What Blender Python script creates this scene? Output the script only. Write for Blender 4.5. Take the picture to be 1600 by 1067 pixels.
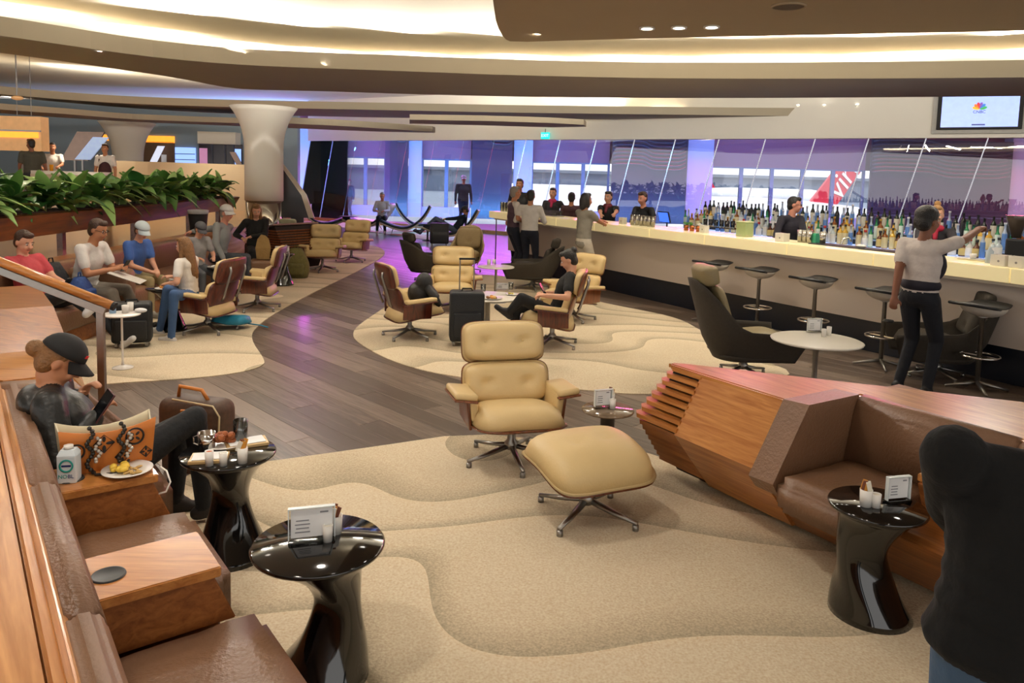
import bpy, bmesh, math, random
import numpy as np
from mathutils import Vector, Matrix, Euler
random.seed(7)
SC = bpy.context.scene
for o in list(bpy.data.objects): bpy.data.objects.remove(o)
COL = SC.collection
PI = math.pi
R = math.radians

# ------------------------------------------------------------ camera, world, lights
F_PX, PITCH, ROLL, CAM_H = 1180.0, R(5.5), R(1.56), 1.9
V0 = 276 + F_PX * math.tan(PITCH)
CAM_ROT = Matrix.Rotation(PI / 2 - PITCH, 3, 'X') @ Matrix.Rotation(ROLL, 3, 'Z')
cam_data = bpy.data.cameras.new('camera')
cam = bpy.data.objects.new('camera', cam_data)
COL.objects.link(cam)
cam.location = (0, 0, CAM_H)
cam.rotation_euler = CAM_ROT.to_euler()
cam_data.sensor_width = 36
cam_data.lens = F_PX / 1600 * 36
cam_data.shift_y = (V0 - 533.5) / 1600
cam_data.clip_end = 500
SC.camera = cam
def P(u, v, z=0.0):
    """floor-plan measuring: the point at height z seen at photo position (u, v)"""
    d = CAM_ROT @ Vector(((u - 800) / F_PX, (V0 - v) / F_PX, -1))
    return Vector((0, 0, CAM_H)) + d * ((z - CAM_H) / d.z)
def D(u, v, y):
    d = CAM_ROT @ Vector(((u - 800) / F_PX, (V0 - v) / F_PX, -1))
    return Vector((0, 0, CAM_H)) + d * (y / d.y)

SC.view_settings.view_transform = 'Standard'
SC.view_settings.look = 'None'
SC.view_settings.gamma = 1
SC.view_settings.use_curve_mapping = False
SC.view_settings.exposure = 0.0
world = bpy.data.worlds.new('world'); SC.world = world
world.use_nodes = True
world.node_tree.nodes['Background'].inputs[0].default_value = (1.0, 0.965, 0.92, 1)
world.node_tree.nodes['Background'].inputs[1].default_value = 1.65
SC.cycles.max_bounces = 6
SC.cycles.diffuse_bounces = 3
SC.cycles.glossy_bounces = 3
SC.cycles.transparent_max_bounces = 12
SC.cycles.caustics_reflective = False
SC.cycles.caustics_refractive = False
SC.cycles.sample_clamp_indirect = 4.0

def area(name, loc, rot, sx, sy, power, col=(1, 1, 1), spread=180):
    l = bpy.data.lights.new(name, 'AREA'); l.shape = 'RECTANGLE'; l.size = sx; l.size_y = sy
    l.energy = power; l.color = col; l.spread = R(spread)
    o = bpy.data.objects.new(name, l); COL.objects.link(o)
    o.location = loc; o.rotation_euler = rot
    return o
def spot(name, loc, power, col=(1, .91, .79), cone=125, blend=.7, radius=.12, aim=None):
    l = bpy.data.lights.new(name, 'SPOT'); l.energy = power; l.color = col
    l.spot_size = R(cone); l.spot_blend = blend; l.shadow_soft_size = radius
    o = bpy.data.objects.new(name, l); COL.objects.link(o); o.location = loc; o.data.energy = power * 1.2
    if aim is not None:
        o.rotation_euler = (Vector(aim) - Vector(loc)).to_track_quat('-Z', 'Y').to_euler()
    return o
WARM = (1, .86, .66)
# the ceiling's recessed downlights over the lounge
for k, (x, y, p) in enumerate([(0.2, 2.2, 95), (2.1, 2.3, 80), (-1.6, 1.4, 90), (-.9, 3.9, 80), (1.0, 4.3, 85), (-3.4, 3.4, 80), (3.4, 4.6, 70),
                               (-2.0, 6.0, 85), (0.2, 6.8, 85), (2.4, 6.6, 75), (-4.2, 6.6, 85), (-3.6, 8.9, 95), (-.6, 9.2, 90),
                               (1.6, 9.3, 70), (-4.4, 11.2, 85), (-1.9, 11.8, 70), (3.3, 8.0, 70), (-3.0, 14.4, 70), (.6, 13.2, 70), (-.8, 16.5, 60)]):
    spot('downlight_lamp', (x, y, 3.32 if (x > .1 and y < 7.5) else 3.55), p)
for x, y, p in [(3.9, 9.9, 60), (2.4, 12.8, 60), (5.5, 8.2, 60), (5.1, 10.9, 45), (4.0, 13.2, 45)]:      # over the bar
    spot('downlight_lamp', (x, y, 3.35), p, (1, .95, .88))
for x, y, p in [(-7.5, 10.5, 120), (-8.5, 14.5, 160), (-10.5, 19, 200), (-7.4, 20, 120)]:                    # over the raised platform
    spot('downlight_lamp', (x, y, 3.25), p, (1, .88, .7))

# ------------------------------------------------------------ materials
def lin(c):
    if isinstance(c, str):
        c = tuple(int(c[i:i + 2], 16) for i in (0, 2, 4))
    return tuple(((x / 255) / 12.92 if x / 255 <= .04045 else ((x / 255 + .055) / 1.055) ** 2.4) for x in c) + (1,)
MATS = {}
def M(name, col=None, rough=.5, metal=0, var=.10, scale=9, bump=0, bscale=None, emit=None, estr=0, coat=0, stretch=None, rand=0, spec=.5, trans=0, alpha=1):
    if name in MATS: return MATS[name]
    m = bpy.data.materials.new(name); m.use_nodes = True
    nt = m.node_tree; b = nt.nodes['Principled BSDF']
    c = lin(col)
    b.inputs['Roughness'].default_value = rough; b.inputs['Metallic'].default_value = metal
    b.inputs['Coat Weight'].default_value = coat; b.inputs['Coat Roughness'].default_value = .08
    b.inputs['Specular IOR Level'].default_value = spec
    b.inputs['Transmission Weight'].default_value = trans
    b.inputs['Alpha'].default_value = alpha
    tc = nt.nodes.new('ShaderNodeTexCoord')
    src = tc.outputs['Object']
    if stretch:
        mp = nt.nodes.new('ShaderNodeMapping'); mp.inputs['Scale'].default_value = stretch
        nt.links.new(src, mp.inputs[0]); src = mp.outputs[0]
    n = nt.nodes.new('ShaderNodeTexNoise'); n.inputs['Scale'].default_value = scale; n.inputs['Detail'].default_value = 4
    nt.links.new(src, n.inputs['Vector'])
    mx = nt.nodes.new('ShaderNodeMix'); mx.data_type = 'RGBA'
    mx.inputs['A'].default_value = tuple(x * (1 - var * 1.6) for x in c[:3]) + (1,)
    mx.inputs['B'].default_value = tuple(min(1, x * (1 + var * 1.6)) for x in c[:3]) + (1,)
    nt.links.new(n.outputs['Fac'], mx.inputs['Factor'])
    out = mx.outputs['Result']
    if rand:
        oi = nt.nodes.new('ShaderNodeObjectInfo')
        hs = nt.nodes.new('ShaderNodeHueSaturation')
        mr = nt.nodes.new('ShaderNodeMapRange'); mr.inputs[3].default_value = 1 - rand; mr.inputs[4].default_value = 1 + rand
        nt.links.new(oi.outputs['Random'], mr.inputs[0]); nt.links.new(mr.outputs[0], hs.inputs['Value'])
        nt.links.new(out, hs.inputs['Color']); out = hs.outputs[0]
    nt.links.new(out, b.inputs['Base Color'])
    if bump:
        n2 = nt.nodes.new('ShaderNodeTexNoise'); n2.inputs['Scale'].default_value = bscale or scale * 6; n2.inputs['Detail'].default_value = 3
        nt.links.new(src, n2.inputs['Vector'])
        bp = nt.nodes.new('ShaderNodeBump'); bp.inputs['Strength'].default_value = bump; bp.inputs['Distance'].default_value = .02
        nt.links.new(n2.outputs['Fac'], bp.inputs['Height']); nt.links.new(bp.outputs[0], b.inputs['Normal'])
    if emit is not None:
        b.inputs['Emission Color'].default_value = lin(emit); b.inputs['Emission Strength'].default_value = estr
    MATS[name] = m
    return m
def wood(name, c1, c2, rough=.3, scale=1.0, axis=0, coat=.3, rand=0, turn=0):
    if name in MATS: return MATS[name]
    m = bpy.data.materials.new(name); m.use_nodes = True
    nt = m.node_tree; b = nt.nodes['Principled BSDF']
    b.inputs['Roughness'].default_value = rough; b.inputs['Coat Weight'].default_value = coat; b.inputs['Coat Roughness'].default_value = .12
    tc = nt.nodes.new('ShaderNodeTexCoord'); mp = nt.nodes.new('ShaderNodeMapping')
    s = [9 * scale] * 3; s[axis] = .7 * scale
    mp.inputs['Scale'].default_value = s; mp.vector_type = 'TEXTURE' if False else 'POINT'
    rt = nt.nodes.new('ShaderNodeVectorRotate'); rt.inputs['Angle'].default_value = turn; rt.rotation_type = 'Z_AXIS'
    nt.links.new(tc.outputs['Object'], rt.inputs['Vector'])
    nt.links.new(rt.outputs[0], mp.inputs[0])
    n = nt.nodes.new('ShaderNodeTexNoise'); n.inputs['Scale'].default_value = 2.2; n.inputs['Detail'].default_value = 6; n.inputs['Distortion'].default_value = 1.2
    nt.links.new(mp.outputs[0], n.inputs['Vector'])
    n3 = nt.nodes.new('ShaderNodeTexNoise'); n3.inputs['Scale'].default_value = 12; n3.inputs['Detail'].default_value = 3
    nt.links.new(mp.outputs[0], n3.inputs['Vector'])
    cr = nt.nodes.new('ShaderNodeValToRGB')
    cr.color_ramp.elements[0].position = .3; cr.color_ramp.elements[0].color = lin(c1)
    cr.color_ramp.elements[1].position = .7; cr.color_ramp.elements[1].color = lin(c2)
    mm = nt.nodes.new('ShaderNodeMath'); mm.operation = 'MULTIPLY_ADD'; mm.inputs[1].default_value = .25; mm.inputs[2].default_value = -.12
    ad = nt.nodes.new('ShaderNodeMath'); ad.operation = 'ADD'
    nt.links.new(n3.outputs['Fac'], mm.inputs[0]); nt.links.new(mm.outputs[0], ad.inputs[0]); nt.links.new(n.outputs['Fac'], ad.inputs[1])
    last = ad.outputs[0]
    if rand:
        oi = nt.nodes.new('ShaderNodeObjectInfo'); m2 = nt.nodes.new('ShaderNodeMath'); m2.operation = 'MULTIPLY_ADD'
        m2.inputs[1].default_value = rand; m2.inputs[2].default_value = -rand / 2
        nt.links.new(oi.outputs['Random'], m2.inputs[0]); a2 = nt.nodes.new('ShaderNodeMath'); a2.operation = 'ADD'
        nt.links.new(m2.outputs[0], a2.inputs[0]); nt.links.new(last, a2.inputs[1]); last = a2.outputs[0]
    nt.links.new(last, cr.inputs[0]); nt.links.new(cr.outputs[0], b.inputs['Base Color'])
    MATS[name] = m
    return m
def glassy(name, tint=(1, 1, 1), refl=.12, rough=.02, ior=1.45):
    """thin clear sheet: see-through with a fresnel reflection"""
    if name in MATS: return MATS[name]
    m = bpy.data.materials.new(name); m.use_nodes = True
    nt = m.node_tree; nt.nodes.clear()
    out = nt.nodes.new('ShaderNodeOutputMaterial'); mix = nt.nodes.new('ShaderNodeMixShader')
    tr = nt.nodes.new('ShaderNodeBsdfTransparent'); tr.inputs[0].default_value = tuple(tint) + (1,)
    gl = nt.nodes.new('ShaderNodeBsdfGlossy'); gl.inputs['Roughness'].default_value = rough
    fr = nt.nodes.new('ShaderNodeFresnel'); fr.inputs[0].default_value = ior
    ad = nt.nodes.new('ShaderNodeMath'); ad.operation = 'ADD'; ad.inputs[1].default_value = refl; ad.use_clamp = True
    nt.links.new(fr.outputs[0], ad.inputs[0]); nt.links.new(ad.outputs[0], mix.inputs[0])
    nt.links.new(tr.outputs[0], mix.inputs[1]); nt.links.new(gl.outputs[0], mix.inputs[2]); nt.links.new(mix.outputs[0], out.inputs[0])
    MATS[name] = m
    return m
def carpet_mat():
    m = bpy.data.materials.new('carpet'); m.use_nodes = True
    nt = m.node_tree; b = nt.nodes['Principled BSDF']; b.inputs['Roughness'].default_value = .95; b.inputs['Specular IOR Level'].default_value = .1
    tc = nt.nodes.new('ShaderNodeTexCoord')
    mp = nt.nodes.new('ShaderNodeMapping'); mp.inputs['Scale'].default_value = (.5, .62, 1); mp.inputs['Rotation'].default_value = (0, 0, .2)
    nt.links.new(tc.outputs['Object'], mp.inputs[0])
    n = nt.nodes.new('ShaderNodeTexNoise'); n.inputs['Scale'].default_value = 1.0; n.inputs['Detail'].default_value = 0; n.inputs['Distortion'].default_value = .55
    nt.links.new(mp.outputs[0], n.inputs['Vector'])
    sx = nt.nodes.new('ShaderNodeSeparateXYZ'); nt.links.new(mp.outputs[0], sx.inputs[0])
    a = nt.nodes.new('ShaderNodeMath'); a.operation = 'MULTIPLY_ADD'; a.inputs[1].default_value = 3.6
    nt.links.new(n.outputs['Fac'], a.inputs[0])
    k = nt.nodes.new('ShaderNodeMath'); k.operation = 'MULTIPLY'; k.inputs[1].default_value = 2.2
    nt.links.new(sx.outputs['Y'], k.inputs[0]); nt.links.new(k.outputs[0], a.inputs[2])
    fr = nt.nodes.new('ShaderNodeMath'); fr.operation = 'FRACT'; nt.links.new(a.outputs[0], fr.inputs[0])
    cr = nt.nodes.new('ShaderNodeValToRGB')      # sculpted pile: shade at each tier's sunk rim put into the colour
    e = cr.color_ramp.elements; e[0].position = 0; e[0].color = lin('b4a58b'); e[1].position = 1; e[1].color = lin('dccbae')
    x = cr.color_ramp.elements.new(.04); x.color = lin('b6a78d')
    x = cr.color_ramp.elements.new(.34); x.color = lin('d4c3a6')
    nt.links.new(fr.outputs[0], cr.inputs[0])
    n2 = nt.nodes.new('ShaderNodeTexNoise'); n2.inputs['Scale'].default_value = 90; n2.inputs['Detail'].default_value = 3
    nt.links.new(tc.outputs['Object'], n2.inputs['Vector'])
    mx = nt.nodes.new('ShaderNodeMix'); mx.data_type = 'RGBA'; mx.blend_type = 'OVERLAY'; mx.inputs['Factor'].default_value = .55
    nt.links.new(cr.outputs[0], mx.inputs['A']); nt.links.new(n2.outputs['Fac'], mx.inputs['B'])
    nt.links.new(mx.outputs['Result'], b.inputs['Base Color'])
    bp = nt.nodes.new('ShaderNodeBump'); bp.inputs['Strength'].default_value = .5; bp.inputs['Distance'].default_value = .03
    ad = nt.nodes.new('ShaderNodeMath'); ad.operation = 'MULTIPLY_ADD'; ad.inputs[1].default_value = .25
    nt.links.new(n2.outputs['Fac'], ad.inputs[0]); nt.links.new(fr.outputs[0], ad.inputs[2])
    nt.links.new(ad.outputs[0], bp.inputs['Height']); nt.links.new(bp.outputs[0], b.inputs['Normal'])
    MATS['carpet'] = m
    return m
CARPET = carpet_mat()
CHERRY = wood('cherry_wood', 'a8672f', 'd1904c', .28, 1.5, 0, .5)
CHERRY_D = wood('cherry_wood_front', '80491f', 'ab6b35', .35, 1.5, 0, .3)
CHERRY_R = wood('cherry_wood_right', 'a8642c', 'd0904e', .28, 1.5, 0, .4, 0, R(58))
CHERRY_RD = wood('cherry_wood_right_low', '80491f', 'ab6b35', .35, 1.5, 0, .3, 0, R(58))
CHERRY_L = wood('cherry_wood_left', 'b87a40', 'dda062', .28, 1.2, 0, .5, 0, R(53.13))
ROSE = wood('rosewood', '2e0d07', '6d2a15', .3, 1.6, 2, .5)
WALNUT = wood('walnut_shell', '5c2c14', '8c4d24', .32, 1.6, 2, .4)
DARKBEAM = wood('dark_beam_wood', '4a2512', '7a4520', .35, .6, 1, .2)
PLANK = wood('plank_wood', '55473d', '857467', .34, .9, 0, .12, rand=.5)
LEATHER = M('brown_leather', '7f5e46', .36, var=.12, scale=5, bump=.25, bscale=60)
CREAM = M('cream_leather', 'dcc08a', .42, var=.05, scale=6, bump=.08, bscale=80)
CHROME = M('chrome', 'd8d6d2', .12, 1, .02)
STEEL = M('brushed_steel', '9d9a95', .35, 1, .06, 30)
BLACKG = M('black_gloss', '0b0b0c', .07, 0, .1, coat=.6)
BLACK = M('matte_black', '101012', .7, 0, .2)
WHITE = M('white_laminate', 'e9e3d6', .3, 0, .02)
CERAM = M('white_ceramic', 'f2eee6', .25, 0, .02)
PLASTER = M('white_plaster', 'e9e4d8', .85, 0, .02, 1.5)
CEILM = M('ceiling_paint', 'ece6d6', .9, 0, .015, .8)
SOFFIT = M('soffit_paint', '9a8f80', .9, 0, .03, 1)
BROWNCEIL = M('brown_ceiling_paint', 'ab9a80', .9, 0, .03, 1)
TAUPE = M('taupe_panel', 'cbbdb0', .55, 0, .03, 1.2)
NAVY = M('navy_plinth', '0a1220', .4, 0, .2)
CHAR = M('charcoal_fabric', '3b352d', .9, 0, .12, 40, bump=.2, bscale=300)
OLIVEL = M('olive_leather', '8d7f5c', .42, 0, .1, 6, bump=.15, bscale=60)
TAN = M('tan_fabric', 'b49f78', .8, 0, .06, 30)
CLEAR = glassy('clear_acrylic', (.95, .96, .96), .05)
GLASS = glassy('drinking_glass', (.9, .93, .92), .10)

# ------------------------------------------------------------ mesh helpers
def new_obj(name, me, mat=None, parent=None, loc=None, rot=None, smooth=False):
    o = bpy.data.objects.new(name, me); COL.objects.link(o)
    if mat is not None and not me.materials:
        for mm in (mat if isinstance(mat, (list, tuple)) else [mat]): me.materials.append(mm)
    if parent is not None: o.parent = parent
    if loc is not None: o.location = loc
    if rot is not None: o.rotation_euler = rot
    if smooth:
        me.polygons.foreach_set('use_smooth', [True] * len(me.polygons))
    return o
def to_me(bm, name='m'):
    me = bpy.data.meshes.new(name); bm.normal_update(); bm.to_mesh(me); bm.free(); return me
def mesh(verts, faces, name='m'):
    me = bpy.data.meshes.new(name); me.from_pydata([tuple(v) for v in verts], [], faces); me.update(); return me
def fixn(me):
    bm = bmesh.new(); bm.from_mesh(me); bmesh.ops.recalc_face_normals(bm, faces=bm.faces); bm.to_mesh(me); bm.free(); return me
def box_me(sx, sy, sz, c=(0, 0, 0), bevel=0, seg=2):
    bm = bmesh.new(); bmesh.ops.create_cube(bm, size=1)
    bmesh.ops.scale(bm, vec=(sx, sy, sz), verts=bm.verts); bmesh.ops.translate(bm, vec=c, verts=bm.verts)
    if bevel: bmesh.ops.bevel(bm, geom=bm.edges[:], offset=bevel, segments=seg, affect='EDGES', profile=.5)
    return to_me(bm)
def join(mes, name='m'):
    """several shapes of ONE part into one mesh"""
    bm = bmesh.new()
    for me in mes:
        bm.from_mesh(me); bpy.data.meshes.remove(me)
    return to_me(bm, name)
def xf(me, mat):
    me.transform(mat); return me
def lathe_me(prof, n=24, caps=True):
    vs, fs = [], []
    for r, z in prof:
        for k in range(n):
            a = 2 * PI * k / n; vs.append((r * math.cos(a), r * math.sin(a), z))
    for i in range(len(prof) - 1):
        for k in range(n):
            a, b = i * n + k, i * n + (k + 1) % n
            fs.append((a, b, b + n, a + n))
    if caps and prof[0][0] > 1e-5: fs.append(tuple(range(n))[::-1])
    if caps and prof[-1][0] > 1e-5: fs.append(tuple((len(prof) - 1) * n + k for k in range(n)))
    me = mesh(vs, fs)
    bm = bmesh.new(); bm.from_mesh(me); bmesh.ops.remove_doubles(bm, verts=bm.verts, dist=1e-5); bmesh.ops.recalc_face_normals(bm, faces=bm.faces); bm.to_mesh(me); bm.free()
    return me
def tube_me(pts, r, n=8, closed=False, flat=1.0):
    pts = [Vector(p) for p in pts]; rs = r if isinstance(r, (list, tuple)) else [r] * len(pts)
    vs, fs = [], []; N = len(pts); up = Vector((0, 0, 1)); prev = None
    for i, p in enumerate(pts):
        t = (pts[(i + 1) % N] - pts[i - 1]) if closed else (pts[min(i + 1, N - 1)] - pts[max(i - 1, 0)])
        t.normalize()
        if prev is None:
            a = t.cross(up)
            if a.length < 1e-3: a = t.cross(Vector((0, 1, 0)))
        else:
            a = prev - t * prev.dot(t)
        a.normalize(); prev = a; b = t.cross(a)
        for k in range(n):
            q = 2 * PI * k / n; vs.append(p + (a * math.cos(q) + b * math.sin(q) * flat) * rs[i])
    for i in range(N if closed else N - 1):
        for k in range(n):
            a, b = i * n + k, i * n + (k + 1) % n; c, d = ((i + 1) % N) * n + k, ((i + 1) % N) * n + (k + 1) % n
            fs.append((a, b, d, c))
    if not closed:
        fs.append(tuple(range(n))[::-1]); fs.append(tuple((N - 1) * n + k for k in range(n)))
    return fixn(mesh(vs, fs))
def prism_me(poly, z0, z1, bevel=0):
    """poly: list of (x, y), extruded from z0 to z1"""
    n = len(poly)
    vs = [(p[0], p[1], z0) for p in poly] + [(p[0], p[1], z1) for p in poly]
    fs = [tuple(range(n))[::-1], tuple(range(n, 2 * n))] + [(i, (i + 1) % n, (i + 1) % n + n, i + n) for i in range(n)]
    me = fixn(mesh(vs, fs))
    if bevel:
        bm = bmesh.new(); bm.from_mesh(me); bmesh.ops.bevel(bm, geom=bm.edges[:], offset=bevel, segments=2, affect='EDGES'); bm.to_mesh(me); bm.free()
    return me
def loft_me(rings, cap=True, closed=True):
    n = len(rings[0]); vs = [v for r in rings for v in r]; fs = []
    for i in range(len(rings) - 1):
        for k in range(n if closed else n - 1):
            a, b = i * n + k, i * n + (k + 1) % n; fs.append((a, b, b + n, a + n))
    if cap and closed:
        fs.append(tuple(range(n))[::-1]); fs.append(tuple((len(rings) - 1) * n + k for k in range(n)))
    return fixn(mesh(vs, fs))
def ell_me(c, r, rot=None, nu=14, nv=9):
    vs, fs = [], []
    vs.append((0, 0, -1))
    for j in range(1, nv):
        th = -PI / 2 + PI * j / nv
        for i in range(nu):
            a = 2 * PI * i / nu; vs.append((math.cos(a) * math.cos(th), math.sin(a) * math.cos(th), math.sin(th)))
    vs.append((0, 0, 1)); L = len(vs) - 1
    for i in range(nu): fs.append((0, 1 + (i + 1) % nu, 1 + i))
    for j in range(nv - 2):
        for i in range(nu):
            a, b = 1 + j * nu + i, 1 + j * nu + (i + 1) % nu; fs.append((a, b, b + nu, a + nu))
    for i in range(nu): fs.append((L, L - nu + i, L - nu + (i + 1) % nu))
    me = mesh(vs, fs)
    Mx = Matrix.Translation(Vector(c)) @ (rot.to_4x4() if rot is not None else Matrix()) @ Matrix.Diagonal((r[0], r[1], r[2], 1))
    me.transform(Mx); return me
def pad_me(w, h, t, corner=.3, n=14, bend=0, curl=0, dimples=(), back=.25, dimple_depth=.6):
    """upholstered pad in the XZ plane: front towards +Y, back towards -Y; bend wraps it round z, curl round x"""
    vs, fs = [], []; N = n + 1
    def rr(a, b):      # square -> rounded rectangle
        m_ = max(abs(a), abs(b))
        if m_ < 1e-6: return 0, 0
        l = math.hypot(a, b); p = 1 / (1 - corner * .9 + 1e-6)
        q = (abs(a) ** (2 * p + 2) + abs(b) ** (2 * p + 2)) ** (1 / (2 * p + 2))
        return a / q * m_, b / q * m_
    for side in (1, -1):
        for j in range(N):
            for i in range(N):
                a, b = -1 + 2 * i / n, -1 + 2 * j / n
                a = math.sin(a * PI / 2) * .35 + a * .65; b = math.sin(b * PI / 2) * .35 + b * .65
                x, z = rr(a, b); m_ = max(abs(a), abs(b))
                k = max(0, 1 - m_ ** 5) ** .5
                y = t * k if side > 0 else -t * back * k
                if side > 0:
                    for dx, dz, dr in dimples:
                        q = math.hypot((x - dx) * w / 2, (z - dz) * h / 2) / dr
                        y -= t * dimple_depth * math.exp(-q * q * 2.2) * k
                X, Z = x * w / 2, z * h / 2
                y += bend * (x * x) + curl * (z * z if True else 0)
                vs.append((X, y, Z))
    for s in range(2):
        o = s * N * N
        for j in range(n):
            for i in range(n):
                a = o + j * N + i; f = (a, a + 1, a + 1 + N, a + N)
                fs.append(f if s else f[::-1])
    me = mesh(vs, fs)
    bm = bmesh.new(); bm.from_mesh(me); bmesh.ops.remove_doubles(bm, verts=bm.verts, dist=.0008); bmesh.ops.recalc_face_normals(bm, faces=bm.faces); bm.to_mesh(me); bm.free()
    return me
def T(x, y, z): return Matrix.Translation((x, y, z))
def RX(a): return Matrix.Rotation(a, 4, 'X')
def RY(a): return Matrix.Rotation(a, 4, 'Y')
def RZ(a): return Matrix.Rotation(a, 4, 'Z')

# ------------------------------------------------------------ things
def tag(o, label, cat, group=None, kind=None):
    o['label'] = label
    if cat: o['category'] = cat
    if group: o['group'] = group
    if kind: o['kind'] = kind
    return o
def thing(name, label, cat, loc=(0, 0, 0), rz=0, group=None):
    o = bpy.data.objects.new(name, None); COL.objects.link(o); o.empty_display_size = .1
    o.location = loc; o.rotation_euler = (0, 0, rz)
    return tag(o, label, cat, group)
def struct(name, me, mat, parent=None, label=None, smooth=False, loc=None, rot=None):
    o = new_obj(name, me, mat, parent, loc, rot, smooth)
    if parent is None: o['kind'] = 'structure'
    if label: o['label'] = label
    return o
def part(name, me, mat, parent, smooth=False, loc=None, rot=None, label=None):
    o = new_obj(name, me, mat, parent, loc, rot, smooth)
    if label: o['label'] = label
    return o
def dup(root, label, loc=None, rz=None, group=None):
    r = root.copy(); COL.objects.link(r); r['label'] = label
    if group: r['group'] = group
    if loc is not None: r.location = loc
    if rz is not None: r.rotation_euler = (0, 0, rz)
    for ch in root.children:
        c = ch.copy(); COL.objects.link(c); c.parent = r
        for g in ch.children:
            d = g.copy(); COL.objects.link(d); d.parent = c
    return r
def text_me(s, size, depth=.001, shear=0):
    cu = bpy.data.curves.new('t', 'FONT'); cu.body = s; cu.size = size; cu.extrude = depth; cu.shear = shear
    cu.align_x = 'CENTER'; cu.align_y = 'CENTER'
    o = bpy.data.objects.new('t', cu); COL.objects.link(o)
    dg = bpy.context.evaluated_depsgraph_get(); me = bpy.data.meshes.new_from_object(o.evaluated_get(dg))
    bpy.data.objects.remove(o); bpy.data.curves.remove(cu)
    me.materials.clear()
    return me
# ------------------------------------------------------------ setting: floor, planks, carpets
sun = bpy.data.lights.new('sun', 'SUN'); sun.energy = 1.6; sun.angle = R(2); sun.color = (1, .97, .92)
sun_o = bpy.data.objects.new('sun', sun); COL.objects.link(sun_o); sun_o.rotation_euler = (R(38), 0, 0)

floor = struct('floor', prism_me([(-24, -5), (24, -5), (24, 30), (-24, 30)], -.3, -.002), wood('floor_wood', '55473d', '7c6c60', .32, .9, 0, .12), label='dark brown wood floor of the lounge')

def px_poly(pts, z=0): return [(P(u, v, z).x, P(u, v, z).y) for u, v in pts]
def inside(p, poly):
    c = False; n = len(poly)
    for i in range(n):
        (x1, y1), (x2, y2) = poly[i], poly[(i + 1) % n]
        if (y1 > p[1]) != (y2 > p[1]) and p[0] < (x2 - x1) * (p[1] - y1) / (y2 - y1) + x1: c = not c
    return c
def smooth_poly(poly, it=2):
    for _ in range(it):
        q = []
        for i in range(len(poly)):
            a, b = poly[i], poly[(i + 1) % len(poly)]
            q += [(a[0] * .75 + b[0] * .25, a[1] * .75 + b[1] * .25), (a[0] * .25 + b[0] * .75, a[1] * .25 + b[1] * .75)]
        poly = q
    return poly
near_c = px_poly([(385, 727), (560, 703), (735, 677), (860, 690), (985, 700)]) + [(1.35, 4.75), (1.95, 3.85), (3.2, 1.8), (3.2, -2), (-1.2, -2), (-1.2, 2.0), (-1.75, 3.2), (-2.0, 4.2), (-1.95, 4.66)]
left_c = px_poly([(170, 600), (290, 593), (372, 584), (414, 572), (412, 560), (392, 532), (396, 514), (432, 488), (500, 452), (560, 424), (607, 397), (590, 384), (540, 380)]) + [(-5.0, 21.0), (-5.3, 16), (-5.25, 7), (-4.6, 6.1), (-3.9, 6.2)]
mid_c = px_poly([(606, 478), (560, 508), (549, 524), (562, 538), (600, 560), (660, 580), (730, 592), (830, 603), (930, 612), (1000, 618), (1080, 612), (1260, 590), (1180, 560), (1100, 520), (1060, 497), (985, 482), (925, 470), (840, 440), (760, 428), (690, 430), (640, 452)])
far_c = px_poly([(470, 345), (640, 372), (720, 379), (760, 383), (700, 362), (600, 345), (520, 335)])
carpets = []
for k, (poly, lab, it) in enumerate([(near_c, 'beige sculpted carpet with wavy contour lines under the cream lounge chair', 1), (left_c, 'beige carpet under the left seating group, edge curving along the walkway', 2),
                                 (mid_c, 'beige wavy carpet island under the middle group of lounge chairs', 2), (far_c, 'grey-beige carpet under the swoop loungers far behind', 1)]):
    me = prism_me(smooth_poly(poly, it), -.001, .008)
    o = new_obj('carpet', me, CARPET); tag(o, lab, 'carpet', 'fitted carpets'); carpets.append(smooth_poly(poly, it))
CZ = .008
# planks of the walkway, laid diagonally
plank_me = box_me(2.0, .195, .012, (0, 0, -.006), .0015, 1); plank_me.materials.append(PLANK)
pd = Vector((.69, -.724)); pn = Vector((.724, .69)); np_ = 0
walk = px_poly([(170, 602), (415, 570), (390, 525), (610, 395), (760, 390), (900, 420), (1100, 470), (1320, 540), (1400, 600), (1240, 640), (1010, 700), (735, 690), (390, 735), (300, 745), (180, 660)])
cands = []
for i in range(-14, 22):
    for j in range(-70, 90):
        c = pd * (i * 2.006 + (j % 3) * .67) + pn * (j * .2) + Vector((0, 8))
        pts_ = [c + pd * a for a in (-.9, -.45, 0, .45, .9)]
        if not any(inside(q, walk) for q in pts_): continue
        if all(any(inside(q, cp) for cp in carpets) for q in pts_): continue
        cands.append((c.length, c))
cands.sort(key=lambda t: t[0])
for _, c in cands[:300]:
    o = new_obj('plank', plank_me, None, floor, (c.x, c.y, 0), (0, 0, math.atan2(pd.y, pd.x)))

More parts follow.
